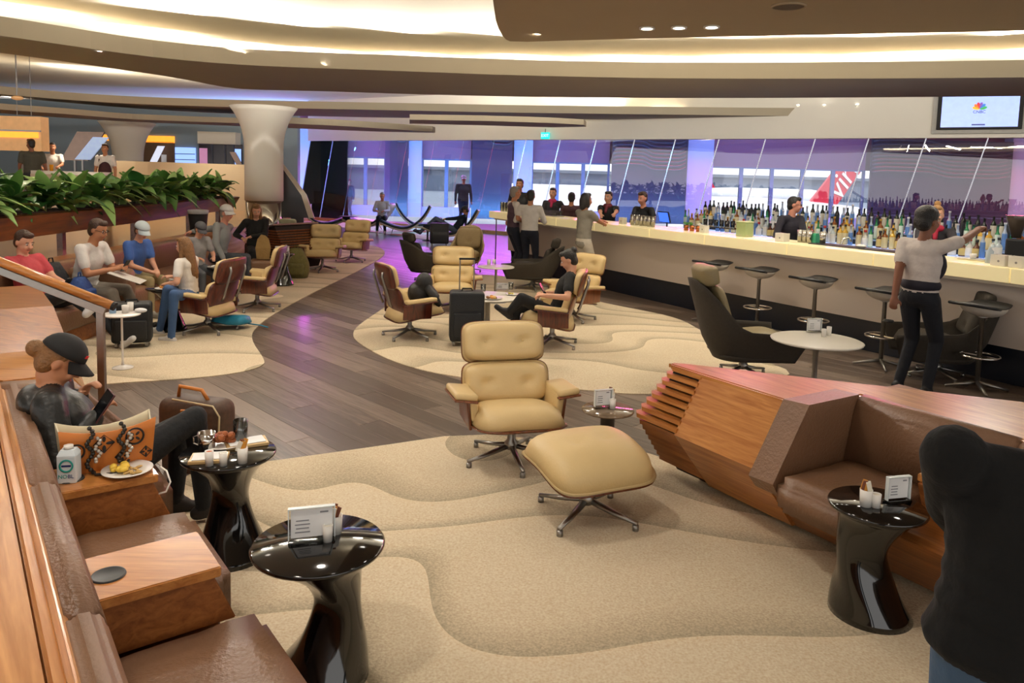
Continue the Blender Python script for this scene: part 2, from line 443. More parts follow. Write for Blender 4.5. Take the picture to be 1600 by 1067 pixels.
# ------------------------------------------------------------ ceilings and swooping soffits
def curve_px(pts, z): return [Vector((P(u, v, z).x, P(u, v, z).y)) for u, v in pts]
def resample(pts, n):
    L = [0]
    for a, b in zip(pts, pts[1:]): L.append(L[-1] + (b - a).length)
    out = []
    for k in range(n):
        t = L[-1] * k / (n - 1); i = 0
        while i < len(L) - 2 and L[i + 1] < t: i += 1
        f = (t - L[i]) / max(1e-6, L[i + 1] - L[i]); out.append(pts[i].lerp(pts[i + 1], f))
    for _ in range(2):
        out = [out[0]] + [(out[i - 1] + out[i] * 2 + out[i + 1]) / 4 for i in range(1, n - 1)] + [out[-1]]
    return out
def ribbon(name, near, far, z0, z1, mats, n=48, flare=.05):
    """a soffit band: vertical fascia towards the room, darker underside, shade put into both colours"""
    a, b = resample(near, n), resample(far, n)
    vs, fs, mi = [], [], []
    for p, q in zip(a, b):
        d = (p - q).normalized()
        vs += [(p.x, p.y, z0), (p.x + d.x * flare, p.y + d.y * flare, z1), (q.x, q.y, z1), (q.x, q.y, z0)]
    for i in range(n - 1):
        o = i * 4
        for k in range(4):
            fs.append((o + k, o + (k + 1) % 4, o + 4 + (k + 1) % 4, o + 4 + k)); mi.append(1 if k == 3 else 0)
    fs += [(0, 1, 2, 3), ((n - 1) * 4 + 3, (n - 1) * 4 + 2, (n - 1) * 4 + 1, (n - 1) * 4)]; mi += [0, 0]
    me = mesh(vs, fs); me.polygons.foreach_set('material_index', mi); fixn(me)
    return struct(name, me, mats)
FASCIA = M('fascia_unlit_tone', 'b3a892', .9, 0, .02, 1)  # unlit look of the fascia put into its colour
UNDER = M('soffit_under_shade', 'a2978c', .9, 0, .03, 1)  # shade on the underside put into its colour
n1 = curve_px([(-400, 5), (-200, 30), (0, 55), (100, 70), (200, 85), (300, 96), (400, 103), (600, 110), (800, 117.5), (1000, 122), (1200, 123), (1400, 122.5), (1600, 121), (1800, 118), (2000, 113)], 3.4)
f1 = curve_px([(-400, 38), (-200, 58), (0, 82), (150, 103), (295, 124), (330, 133), (362, 140), (500, 142), (600, 146), (800, 151), (1000, 153), (1200, 153), (1400, 152), (1600, 150), (1800, 147), (2000, 142)], 3.4)
rib1 = ribbon('trim_1', n1, f1, 3.4, 3.62, [FASCIA, UNDER]); rib1['label'] = 'broad curved soffit band sweeping across the ceiling'
n2 = curve_px([(-200, 128), (0, 147), (100, 156), (200, 162), (300, 165.5), (400, 168), (600, 172), (800, 176), (1000, 178.5), (1200, 181), (1300, 181.5), (1385, 180)], 3.65)
f2 = curve_px([(-200, 134), (0, 151), (100, 160), (200, 169), (300, 175), (400, 179.5), (600, 184), (800, 185.5), (1000, 187), (1200, 188.5), (1300, 188.5), (1388, 184)], 3.65)
rib2 = ribbon('trim_2', n2, f2, 3.65, 3.85, [FASCIA, UNDER]); rib2['label'] = 'second curved soffit ledge tapering to a tip before the bulkhead'
n3 = curve_px([(-150, 158), (0, 171), (100, 178), (200, 186), (300, 190), (395, 193)], 3.25)
f3 = curve_px([(-150, 163), (0, 177), (100, 184), (200, 190), (300, 194), (395, 198)], 3.25)
rib3 = ribbon('trim_3', n3, f3, 3.25, 3.4, [FASCIA, UNDER]); rib3['label'] = 'third curved soffit over the raised buffet area'
n4 = curve_px([(450, 193), (520, 196), (600, 201), (676, 206)], 3.05); f4 = curve_px([(450, 200), (520, 203), (600, 206), (680, 207.5)], 3.05)
ribbon('trim_4', n4, f4, 3.05, 3.2, [FASCIA, UNDER])
n5 = curve_px([(640, 187), (760, 189), (860, 192), (912, 195)], 3.15); f5 = curve_px([(640, 193), (760, 196), (860, 199), (916, 198)], 3.15)
ribbon('trim_5', n5, f5, 3.15, 3.27, [FASCIA, UNDER])
mid1 = [(p + q) / 2 for p, q in zip(resample(n1, 40), resample(f1, 40))]
far1 = [q + (q - p).normalized() * 2.0 for p, q in zip(resample(n1, 40), resample(f1, 40))]
struct('ceiling', prism_me([(p.x, p.y) for p in far1] + [(22, 10), (22, -6), (-22, -6), (-22, 10)], 4.05, 4.2), CEILM, label='white main ceiling above the lounge')
back_ceiling = prism_me([(p.x, p.y) for p in [q + (q - p).normalized() * 1.8 for p, q in zip(resample(n1, 40), resample(f1, 40))]] + [(26, 9), (28, 40), (-28, 40), (-26, 9)], 4.6, 4.75)
struct('ceiling_back', back_ceiling, CEILM, label='higher white ceiling beyond the soffit band')
# brown dropped panel with a glowing cove edge
bp_px = [(762, -60), (770, 0), (776, 40), (787, 60), (800, 66), (900, 63), (1100, 58), (1300, 54), (1600, 48), (1900, 40)]
bp = [(P(u, v, 3.3).x, P(u, v, 3.3).y) for u, v in bp_px]
bp_poly = bp + [(9, 2), (9, -3), (bp[0][0] - .1, -3)]
panel = struct('ceiling_panel', prism_me(smooth_poly(bp_poly, 1), 3.3, 3.38), BROWNCEIL, label='brown dropped ceiling panel with lit edge')
GLOW = M('cove_glow', 'fff2d8', .6, emit='ffe9c4', estr=9)
inset = [Vector(p) for p in bp[1:]]
cen = Vector((4.5, 2.5))
lipme = tube_me([(q + (cen - q).normalized() * .06).to_3d() + Vector((0, 0, 3.43)) for q in inset], .028, 6)
struct('cove_light_strip', lipme, GLOW, panel, label='warm LED strip along the panel edge')
for u, v in [(1011, 43), (1061, 42), (1112, 41)]:
    p = P(u, v, 3.3)
    f = thing('downlight', 'recessed downlight in the brown ceiling panel, %s of three' % {1011: 'leftmost', 1061: 'middle', 1112: 'rightmost'}[u], 'light', (p.x, p.y, 3.285), 0, 'downlights in brown panel')
    part('trim_ring', lathe_me([(.052, 0), (.07, -.004), (.074, .012), (.052, .014), (.052, 0)], 20, False), WHITE, f, True)
    part('lamp_lens', lathe_me([(0, .004), (.05, .004), (.05, .012), (0, .012)], 20), M('lamp_lens', 'ffffff', emit='fff6e6', estr=25), f)
p = P(1232, 9, 3.3)
f = thing('ceiling_speaker', 'round flush speaker grille in the brown ceiling panel', 'speaker', (p.x, p.y, 3.288))
part('grille', lathe_me([(0, 0), (.11, 0), (.12, .003), (.125, .012), (0, .012)], 28), M('grille_grey', '6d604d', .8, bump=.6, bscale=300), f, True)
part('rim', lathe_me([(.12, -.004), (.135, 0), (.135, .012), (.12, .012), (.12, -.004)], 28, False), BROWNCEIL, f, True)
# cove light lying on top of the soffit bands, washing the ceiling beyond
strip1 = [(q * .8 + r * .2).to_3d() + Vector((0, 0, 3.66)) for q, r in zip(resample(f1, 40), resample(n1, 40))]
struct('cove_light_strip', tube_me(strip1, .03, 6), M('cove_glow_far', 'fff0d0', .6, emit='ffe4ba', estr=14), rib1, label='warm LED cove behind the soffit band')
strip2 = [(q * .6 + r * .4).to_3d() + Vector((0, 0, 3.87)) for q, r in zip(resample(f2, 40), resample(n2, 40))]
struct('cove_light_strip', tube_me(strip2, .02, 6), M('cove_glow_far', None), rib2, label='warm LED cove on the second soffit')
for u in (1242, 1283, 1335, 1343):
    p = P(u, 178, 3.65)
    lt = thing('uplight', 'tiny uplight on the soffit ledge before the bulkhead', 'light', (p.x + .12, p.y + .15, 3.85), 0, 'uplights on the ledge')
    part('lens', lathe_me([(0, .03), (.03, .03), (.035, .04), (0, .045)], 12), M('lamp_lens', None), lt)
    part('housing', lathe_me([(.03, 0), (.04, 0), (.04, .035), (.03, .035), (.03, 0)], 12, False), WHITE, lt)

def cove_lamps(near, far, inset, z, out, power, seg, size=.12, col=(1, .89, .72), tilt=35):
    a, bb_ = resample(near, seg + 1), resample(far, seg + 1)
    for i in range(seg):
        p, q = (a[i] + a[i + 1]) / 2, (bb_[i] + bb_[i + 1]) / 2
        d = (p - q).normalized() * (1 if out else -1)
        base = (p if out else q) - d * inset
        v = Vector((d.x * math.cos(R(tilt)), d.y * math.cos(R(tilt)), math.sin(R(tilt))))
        area('cove_lamp', (base.x, base.y, z), v.to_track_quat('-Z', 'Z').to_euler(), (a[i + 1] - a[i]).length * .96, size, power, col, 170)
cove_lamps(n1, f1, .35, 3.70, True, 82, 12, col=(1, .93, .82), tilt=22)
cove_lamps(n1, f1, .35, 3.72, False, 85, 12, tilt=45, col=(1, .93, .82))
cove_lamps(n2, f2, .3, 3.93, False, 40, 8, tilt=60, col=(1, .95, .88))
bpv = [Vector(p) for p in bp[2:]]
cove_lamps(bpv, [q + (cen - q).normalized() * 1.0 for q in bpv], .10, 3.45, True, 15, 7, .06, tilt=40)

# ------------------------------------------------------------ bulkhead, glass screen, window wall, outside
GZ = 3.07
GA = Vector((4.77, 21.2)); GD = Vector((.837, -.547)); GN = Vector((.547, .837))
def GL(s, off=0): return GA + GD * s + GN * off
g0, g1 = -15.3, 12
q = [GL(g0, 0), GL(g1, 0), GL(g1, .25), GL(g0, .25)]
struct('wall_bulkhead', prism_me([(a.x, a.y) for a in q], GZ, 4.62), PLASTER, label='white bulkhead above the glass screen')
scr = thing('glass_screen', 'clear glass screen with slanted joints behind the bar and lounge', 'glass screen')
PANE = glassy('screen_glass', (.93, .95, 1.0), .05, .0, 1.4)
ROD = M('white_rod', 'f4f6ff', .3, emit='dfe8ff', estr=.35)
pan_w = 1.245; slant = .72; k = 0; s = g0
while s < g1 - .5:
    s2 = s + pan_w
    def corner(ss, z, off): 
        b = GL(ss - slant * (GZ - z) / GZ, off); return (b.x, b.y, z)
    vs = [corner(s + .012, .12, .10), corner(s2 - .012, .12, .10), corner(s2 - .012, GZ, .10), corner(s + .012, GZ, .10),
          corner(s + .012, .12, .112), corner(s2 - .012, .12, .112), corner(s2 - .012, GZ, .112), corner(s + .012, GZ, .112)]
    part('pane', fixn(mesh(vs, [(0, 1, 2, 3), (7, 6, 5, 4), (0, 4, 5, 1), (1, 5, 6, 2), (2, 6, 7, 3), (3, 7, 4, 0)])), PANE, scr)
    if s > -6: part('joint_rod', tube_me([corner(s, .1, .09), corner(s, GZ, .09)], .014, 6), ROD, scr)
    s = s2
q = [GL(g0, -.02), GL(g1, -.02), GL(g1, .2), GL(g0, .2)]
part('kerb', prism_me([(a.x, a.y) for a in q], 0, .12), CHERRY, scr, label='wooden kerb under the glass')

WY = 34.0
def WX(u, v=250): return D(u, v, WY).x
LAV = M('lavender_wall', '9d96b4', .8, 0, .02, 1)
CURT = M('header_blind', '7a4a5e', .8, 0, .05, 2)
FRAME = M('window_frame_grey', '5d6478', .5, 0, .05)
struct('wall_window_side', prism_me([(-18, WY + .35), (28, WY + .35), (28, WY + .6), (-18, WY + .6)], 2.6, 4.6), CURT)
bays = [(470, 540, 602), (640, 660, 736), (803, 832, 952), (1072, 1112, 1352), (1574, 1612, 1800)]
wn = 0
edges = []
for a, b, c in bays:
    x0, x1, x2 = WX(a), WX(b), WX(c)
    struct('trim_pillar', box_me(x1 - x0, .6, 4.2, ((x0 + x1) / 2, WY, 2.1)), LAV)
    struct('wall_header', box_me(x2 - x1, .12, 1.6, ((x1 + x2) / 2, WY, 2.6 + .8)), CURT)
    struct('wall_sill', box_me(x2 - x1, .25, .45, ((x1 + x2) / 2, WY + .05, .225)), LAV)
    wn += 1
    win = struct('window_%d' % wn, box_me(x2 - x1, .02, 2.15, ((x1 + x2) / 2, WY + .1, 1.525)), glassy('window_glass', (.96, .98, 1), .02), label='tall airside window')
    npan = max(2, round((x2 - x1) / 1.35))
    for j in range(npan + 1):
        x = x1 + (x2 - x1) * j / npan
        part('mullion', box_me(.16 if 0 < j < npan else .1, .14, 2.15, (x, WY + .08, 1.525)), FRAME, win)
    part('transom', box_me(x2 - x1, .1, .06, ((x1 + x2) / 2, WY + .08, 2.57)), FRAME, win)
    edges.append((x0, x2))
# dark relief panels with wavy ribs between the windows
DREL = M('dark_relief_panel', '2a2638', .3, 0, .1, 2)
for k, (a, b) in enumerate([(604, 640), (738, 801), (954, 1070), (1354, 1572)]):
    x0, x1 = WX(a), WX(b); w = x1 - x0
    t = thing('relief_panel', ['narrow dark relief panel left of the first lavender pillar', 'dark relief panel beside the left-hand windows', 'dark wavy relief panel behind the bartender by the lavender pillar',
                               'widest dark relief panel with wavy ribs behind the bar bottles'][k], 'wall panel', ((x0 + x1) / 2, WY - .4, 0), 0, 'dark relief panels')
    part('panel_board', box_me(w - .02, .12, 4.0, (0, .0, 2.0)), DREL, t)
    nr = 3 if k < 2 else 9
    for j in range(nr):
        z = 3.85 - j * .17 - (.0 if k > 1 else .1)
        pts = [(-w / 2 + .05 + (w - .1) * i / 24, -.06 - .05 * abs(math.sin(PI * (i / 24 * 2 + .1))), z + .22 * math.tanh(3 * math.sin(2 * PI * (i / 24 + .02))) * .5) for i in range(25)]
        part('rib', tube_me(pts, .045, 6), DREL, t, True)
# mood lighting along that wall: magenta from the top, blue from the foot
area('wall_wash_lamp', (-5.0, WY - 1.1, 4.4), (R(-36), 0, 0), 13, .2, 1500, (.75, .08, .80), 135)
area('wall_wash_lamp', (8.5, WY - 1.1, 4.4), (R(-36), 0, 0), 12, .2, 1700, (1, .05, .20), 135)
area('wall_wash_lamp', (19, WY - 1.1, 4.4), (R(-36), 0, 0), 8, .2, 900, (1, .1, .2), 135)
area('floor_wash_lamp', (-4.0, 30.5, .15), (R(180 - 35), 0, 0), 14,   .3, 1600, (.08, .40, 1))
area('floor_wash_lamp', (10, 28.5, .15), (R(180 - 40), 0, 0), 13, .3, 1000, (.10, .35, 1))
g_ = GL(-5.5, -.35); area('blue_floor_fill', (g_.x, g_.y, 3.04), (0, 0, math.atan2(GD.y, GD.x)), 11, .12, 330, (.12, .48, 1), 150)      # added fill that turns the floor blue, no fitting here
# apron outside
struct('ground_apron', prism_me([(-300, 33), (300, 33), (300, 700), (-300, 700)], -5.4, -5.0), M('concrete', '8f9cac', .9, 0, .06, .05), label='pale airport apron outside')
hang = thing('terminal_building', 'low grey hangar far across the apron', 'building', (10, 330, -5))
part('wall', box_me(330, 20, 9, (0, 0, 4.5)), M('hangar_grey', '66748a', .8, 0, .1, .1), hang)
part('roof', box_me(336, 24, 1.2, (0, 0, 9.6)), M('hangar_roof', '6d7686', .7), hang)
PLW = M('aircraft_white', 'f4f4f6', .35, 0, .02); PLR = M('aircraft_red', 'd6123c', .4, 0, .05)
def aircraft(name, label, loc, rz, L=38, tailm=PLR, script=None):
    t = thing(name, label, 'airplane', loc, rz, 'parked airplanes')
    prof = [(0, 0), (.03, .5), (.08, .85), (.14, 1), (.72, 1), (.86, .78), (.95, .42), (1, .12)]
    rings = []
    for f, r in prof:
        rings.append([(L * (f - .5), math.cos(a) * r * 2.0, 3.6 + math.sin(a) * max(r, .02) * 2.0 + (1 - r) * (.9 if f > .5 else -.2)) for a in [2 * PI * k / 16 for k in range(16)]])
    part('fuselage', loft_me(rings), PLW, t, True)
    fin = [(L * .33, 5.0), (L * .40, 5.2), (L * .50, 11.5), (L * .445, 11.5)]
    vs = [(x, -.2, z) for x, z in fin] + [(x, .2, z) for x, z in fin]
    f_ = part('tail_fin', fixn(mesh(vs, [(0, 1, 2, 3), (7, 6, 5, 4), (0, 4, 5, 1), (1, 5, 6, 2), (2, 6, 7, 3), (3, 7, 4, 0)])), tailm, t)
    if script:
        me = text_me(script, 2.6, .02, .3); me.transform(T(L * .42, -.26, 8.3) @ RY(R(-62)) @ RX(R(90)))
        part('lettering', me, PLW, f_, label='white script on the red tail')
    for s_ in (-1, 1):
        w_ = [(-L * .02, 0, 2.6), (L * .12, 0, 2.6), (L * .24, s_ * L * .42, 3.4), (L * .19, s_ * L * .42, 3.4)]
        part('wing', fixn(mesh([(a, b, c - .15) for a, b, c in w_] + [(a, b, c + .15) for a, b, c in w_], [(0, 1, 2, 3), (7, 6, 5, 4), (0, 4, 5, 1), (1, 5, 6, 2), (2, 6, 7, 3), (3, 7, 4, 0)])), PLW, t)
        part('engine', xf(lathe_me([(.7, -1.6), (1.05, -1.4), (1.05, .6), (.6, 1.6)], 14), T(L * .04, s_ * L * .16, 1.7) @ RY(R(90))), tailm, t, True)
        for q_ in (0,): part('landing_gear', box_me(.5, .5, 1.7, (L * .06, s_ * 2.2, .85)), M('gear_dark', '33363c', .6), t)
    return t
aircraft('airplane', 'white airplane with bright red tail parked outside the right-hand windows', (D(1318, 290, 70).x - 16.5, 70, -5), 0, 40, PLR, 'virgin')
aircraft('airplane', 'white airplane with red tail seen far off through the middle of the right windows', (D(1190, 285, 210).x, 210, -5), R(180), 38, PLR)
aircraft('airplane', 'white airplane outside the windows behind the two bar servers', (D(870, 290, 150).x, 150, -5), R(12), 38, M('aircraft_blue', '3f64b8', .4))
def truck(label, loc, col, rz=0):
    t = thing('service_truck', label, 'truck', loc, rz, 'apron trucks')
    part('box_body', box_me(5, 2.3, 2.4, (-.8, 0, 2.0), .1), M('truck_' + col, col, .5), t)
    part('cab', box_me(1.7, 2.2, 1.9, (2.7, 0, 1.5), .25), PLW, t)
    for x in (-2.2, 2.5):
        for y in (-1.05, 1.05): part('wheel', xf(lathe_me([(.1, -.15), (.5, -.15), (.5, .15), (.1, .15)], 14), T(x, y, .5) @ RX(R(90))), BLACK, t)
truck('teal service truck on the apron behind the bartender with glasses', (D(1292, 330, 56).x, 56, -5), '6fb2c0', .2)
truck('pale service truck on the apron outside the middle windows', (D(900, 330, 58).x, 58, -5), 'b9c9d8', -.3)

# ------------------------------------------------------------ raised platform on the left, planter, columns
PLZ = .74
plat = struct('floor_platform', prism_me([(-5.32, 6.4), (-5.62, 17.2), (-6.6, 21), (-7.2, 27), (-24, 27), (-24, 6.4)], -.001, PLZ), wood('platform_wood', 'a8774a', 'd0a36c', .16, .5, 1, .6), label='raised glossy wood platform on the left')
pt = thing('planter', 'long dark wood planter trough running above the left seats', 'planter', (0, 0, 0))
A_, B_ = Vector((-5.72, 6.9)), Vector((-6.22, 16.9))
pdv = (B_ - A_).normalized(); pnv = Vector((-pdv.y, pdv.x)) * 1.0     # pnv points to -x
prof = [(.06, 1.0), (.0, 1.27), (.06, 1.285), (.50, 1.285), (.56, 1.27), (.48, 1.0)]
ringA = [((A_ + pnv * o).x, (A_ + pnv * o).y, z) for o, z in prof]; ringB = [((B_ + pnv * o + pdv * (.35 if z > 1.1 else 0)).x, (B_ + pnv * o + pdv * (.35 if z > 1.1 else 0)).y, z) for o, z in prof]
part('trough', loft_me([ringA, ringB]), DARKBEAM, pt)
soilA, soilB = A_ + pnv * .06, B_ + pnv * .06
sp = [(A_ + pnv * .07), (B_ + pnv * .07), (B_ + pnv * .49), (A_ + pnv * .49)]
part('soil', prism_me([(a.x, a.y) for a in sp], 1.28, 1.30), M('soil', '2a1c12', .95, 0, .3, 30), pt)
for t_ in (.12, .34, .56, .80, .97):
    c = A_.lerp(B_, t_) + pnv * .28
    part('leg', box_me(.08, .08, 1.0 - PLZ, (c.x, c.y, PLZ + (1.0 - PLZ) / 2)), DARKBEAM, pt)
LEAFS = [M('leaf_green', '5c8a40', .38, 0, .22, 7, rand=.28), M('leaf_deep', '376630', .34, 0, .22, 7, rand=.28), M('leaf_light', '94b86c', .4, 0, .2, 7, rand=.25)]
def leaf_me(L, w, droop):
    vs, fs = [], []
    for i in range(8):
        t = i / 7; ww = w * (math.sin(PI * min(1, t * .94 + .04)) ** .8) * (1 - .25 * t)
        x = L * t * (1 - .15 * droop * t); z = L * (.35 * t - droop * t * t)
        vs += [(x, -ww, z + .10 * w), (x, 0, z - .12 * w), (x, ww, z + .10 * w)]
    for i in range(7):
        a = i * 3; fs += [(a, a + 3, a + 4, a + 1), (a + 1, a + 4, a + 5, a + 2)]
    return mesh(vs, fs)
leaf_mes = []
for k, (L, w, dr) in enumerate([(.27, .085, .6), (.31, .080, .95), (.24, .090, .4), (.34, .078, 1.15), (.27, .07, .25), (.29, .095, .75)]):
    for j in range(3):
        me = leaf_me(L, w, dr); me.materials.append(LEAFS[j]); me.polygons.foreach_set('use_smooth', [True] * len(me.polygons)); leaf_mes.append(me)
rg = random.Random(3)
NPL = 30
ORD = ['first', 'second', 'third', 'fourth', 'fifth', 'sixth', 'seventh', 'eighth', 'ninth', 'tenth', 'eleventh', 'twelfth', 'thirteenth', 'fourteenth', 'fifteenth', 'sixteenth', 'seventeenth', 'eighteenth', 'nineteenth', 'twentieth'] + ['twenty-' + q for q in ('first', 'second', 'third', 'fourth', 'fifth', 'sixth', 'seventh', 'eighth', 'ninth')] + ['thirtieth']
for k in range(NPL):
    t_ = (k + .5) / NPL; c = A_.lerp(B_, t_) + pnv * (.16 + .24 * (k % 2))
    pos = 'nearest' if k == 0 else None
    lab = ('leafy green plant in the wooden trough, %s from its near end' % ORD[k])
    root = thing('leafy_plant', lab, 'plant', (c.x, c.y, 1.295), rg.random() * 6, 'plants in the planter trough')
    for j in range(17):
        up = j / 17
        me = rg.choice(leaf_mes)
        o = new_obj('leaf', me, None, root, (0, 0, .02 + .16 * up + rg.random() * .10), (0, -R(8 + 58 * up * rg.uniform(.7, 1.2)), j * 2.4 + rg.uniform(-.3, .3)))
        sc_ = rg.uniform(1.15, 1.7); o.scale = (sc_, sc_, sc_)
    part('stem', tube_me([(0, 0, -.01), (.01, 0, .1), (0, .01, .2)], [.016, .013, .008], 6), M('stem_green', '55663a', .6), root)

def column(label, x, y, r, zb, ztop, flare, clad):
    t = thing('column', label, 'column', (x, y, zb), 0, 'flared columns')
    H_ = ztop - zb
    prof = [(r, clad)] + [(r * (1 + .0 * k), clad + (H_ - clad) * .5 * k / 4) for k in range(1, 5)]
    for k in range(1, 11):
        f = k / 10; prof.append((r * (1 + flare * f ** 2.6), clad + (H_ - clad) * (.5 + .5 * f)))
    part('shaft', lathe_me(prof, 36), PLASTER, t, True)
    if clad > .1:
        part('chrome_cladding', lathe_me([(r * .97, 0), (r * .97, clad)], 36), M('mirror_cladding', 'b9b4ac', .1, 1, .03), t, True)
    return t
cpos = D(413, 360, 17.9)
column('large white column flaring into the ceiling, chrome clad foot', cpos.x, 17.9, .44, 0, 3.36, .75, 1.18)
c2 = D(200, 240, 24.5)
column('smaller white flared column at the back of the raised buffet area', c2.x, 24.5, .45, PLZ, 3.3, .9, 0)

struct('wall_added_right', prism_me([(24, 7), (24.3, 7), (24.3, 36), (24, 36)], 0, 4.6), PLASTER, label='plain wall added far to the right to block ambient light')  # added out of view to keep world light off the far zone
struct('wall_added_left', prism_me([(-24.3, 7), (-24, 7), (-24, 36), (-24.3, 36)], 0, 4.6), PLASTER, label='plain wall added far to the left to block ambient light')  # unseen counterpart, also added to cut the ambient light
# ------------------------------------------------------------ the bar
BU = Vector((.504, -.864)); BN = Vector((.864, .504))
def BP(s, n, z=0): 
    q = BU * s + BN * n; return Vector((q.x, q.y, z))
def bar_s(u, n, z, v=None):
    """distance along the bar of the point at photo column u, offset n and height z"""
    lo, hi = -16.0, 1.0
    for _ in range(40):
        m_ = (lo + hi) / 2; p = BP(m_, n, z) - Vector((0, 0, CAM_H)); c = CAM_ROT.transposed() @ p
        uu = 800 + F_PX * c.x / -c.z
        if uu < u: lo = m_
        else: hi = m_
    return (lo + hi) / 2
BAR_Z = 1.16; NF = 7.67
s0 = bar_s(764, NF, BAR_Z); s1 = -2.2
def bar_prism(sa, sb, na, nb, z0, z1, bevel=0):
    return prism_me([(BP(sa, na).x, BP(sa, na).y), (BP(sb, na).x, BP(sb, na).y), (BP(sb, nb).x, BP(sb, nb).y), (BP(sa, nb).x, BP(sa, nb).y)], z0, z1, bevel)
bar = thing('bar_counter', 'long cocktail bar with glowing onyx top and taupe front', 'bar')
part('plinth', bar_prism(s0 + .9, s1, 7.93, 8.3, 0, .36), NAVY, bar)
part('front_panel', bar_prism(s0 + .45, s1, 7.90, 8.35, .36, .99), TAUPE, bar)
part('lip', bar_prism(s0 + .12, s1, 7.74, 8.3, .985, 1.02), M('lip_grey', 'b9b0aa', .5), bar)
part('end_leg', tube_me([BP(s0 + .1, 7.8, 0), BP(s0 + .1, 7.8, 1.0)], .013, 8), STEEL, bar)
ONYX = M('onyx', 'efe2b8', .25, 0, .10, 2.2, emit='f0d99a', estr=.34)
s = s0; j = 0
while s < s1 - .2:
    w = 1.42 if j % 2 else 1.18
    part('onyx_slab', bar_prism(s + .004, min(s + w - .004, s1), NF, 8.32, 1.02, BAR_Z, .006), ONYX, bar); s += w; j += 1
part('work_shelf', bar_prism(s0 + .8, s1, 8.34, 8.9, .80, .86), STEEL, bar)
part('inner_panel', bar_prism(s0 + .8, s1, 8.34, 8.38, 0, 1.0), M('inner_dark', '22242a', .5), bar)
bb = thing('back_bar', 'back bar cabinet with stepped lit bottle shelves', 'back bar')
sb0 = bar_s(1062, 10.2, 1.0); sb1 = s1 + .3
BLUEG = M('lit_shelf_edge', 'cfdcff', .3, emit='a9c4ff', estr=.8)
part('cabinet', bar_prism(sb0, sb1, 10.15, 11.0, 0, .98), M('back_bar_dark', '1c2027', .45), bb)
for n_, z_ in ((10.12, .98), (10.42, 1.08), (10.68, 1.20)):
    part('shelf', bar_prism(sb0, sb1, n_, 11.0, z_, z_ + .025), BLUEG if n_ < 10.2 else M('shelf_glass_grey', '9fb0c8', .2), bb)
for z0_, z1_, na_ in ((1.005, 1.08, 10.44), (1.105, 1.2, 10.70)):
    part('riser', bar_prism(sb0, sb1, na_, 11.0, z0_, z1_), M('back_bar_dark', None), bb)
# bottles
def bottle_me(kind):
    pr = {'wine': [(0, 0), (.037, .0), (.038, .01), (.038, .19), (.03, .22), (.015, .25), (.014, .30), (.016, .302), (.016, .315), (0, .315)],
          'spirit': [(0, 0), (.042, 0), (.044, .01), (.044, .16), (.036, .185), (.016, .205), (.015, .25), (.019, .252), (.019, .28), (0, .28)],
          'squat': [(0, 0), (.05, 0), (.054, .02), (.05, .12), (.03, .15), (.016, .165), (.016, .2), (.022, .202), (.022, .235), (0, .235)],
          'tall': [(0, 0), (.034, 0), (.035, .01), (.032, .21), (.018, .24), (.014, .26), (.014, .32), (.018, .322), (.018, .345), (0, .345)]}[kind]
    me = lathe_me(pr, 10); zt = pr[-1][1]
    me.materials.append(None); me.materials.append(None); me.materials.append(None)
    for p_ in me.polygons:
        zc = p_.center.z; p_.use_smooth = True
        p_.material_index = 1 if zc > zt * .86 else (2 if zt * .16 < zc < zt * .5 and abs(p_.normal.z) < .3 else 0)
    return me
kinds = [('wine', '16281d', '101010', 'e8e2d0', 'dark green wine bottle'), ('spirit', 'c9d3d6', '22252a', 'f3efe6', 'clear spirit bottle with pale label'), ('spirit', '8a4b16', 'b58a2a', 'e9d9a8', 'amber whisky bottle'),
         ('squat', '5a2c12', '1a1a1a', 'd9c07a', 'squat brown liqueur bottle'), ('tall', 'b9c6dd', 'e4e4ea', '5d87c7', 'tall clear vodka bottle'), ('tall', '2d8a57', '1c3b28', 'dfeee0', 'bright green bottle'),
         ('wine', '10151c', '0b0e14', '20242c', 'black champagne bottle'), ('spirit', 'd9a93a', '2a2118', 'f0e0b0', 'golden rum bottle'), ('squat', 'dcdad2', 'c8332e', 'ffffff', 'white bottle with red cap')]
bmes = []
for j, (kd, c0, c1, c2_, nm) in enumerate(kinds):
    me = bottle_me(kd)
    for q_, c_ in enumerate((c0, c1, c2_)): me.materials[q_] = M('bottle_%d_%d' % (j, q_), c_, .12 if q_ == 0 else .5, 0, .05)
    bmes.append((me, nm))
rb = random.Random(11)
rows = [(10.22, 1.005, 'front row', [2, 3, 7, 1, 5, 8, 4]), (10.52, 1.105, 'middle row', [1, 2, 4, 0, 7, 5]), (10.80, 1.225, 'back row', [0, 6, 0, 6, 4])]
for n_, z_, rn, ks in rows:
    s = sb0 + .08; cnt = {}
    while s < sb1 - .1:
        if rn == 'front row' and rb.random() < .12: s += .18; continue
        kk = rb.choice(ks); me, nm = bmes[kk]
        p_ = BP(s, n_ + rb.uniform(-.03, .05), z_)
        o = new_obj('bottle', me, None, None, p_, (0, 0, rb.random() * 6)); f_ = rb.uniform(.9, 1.12); o.scale = (1, 1, f_)
        zone = 'left of the bespectacled bartender' if s < bar_s(1215, n_, z_) else ('between bartender and waiter' if s < bar_s(1400, n_, z_) else 'right of the waiter')
        tag(o, '%s, back bar %s, %s' % (nm, rn, zone), 'bottle', 'back bar bottles: %s, %s, %s' % (nm, rn, zone))
        s += rb.uniform(.085, .12)
def cyl(name, label, cat, p_, r0, r1, h, mat, group=None, n=18, thick=.004):
    o = new_obj(name, lathe_me([(0, 0), (r0, 0), (r1, h), (r1 - thick, h), (r0 - thick, .006), (0, .006)], n), mat, None, p_, None, True)
    tag(o, label, cat, group); return o
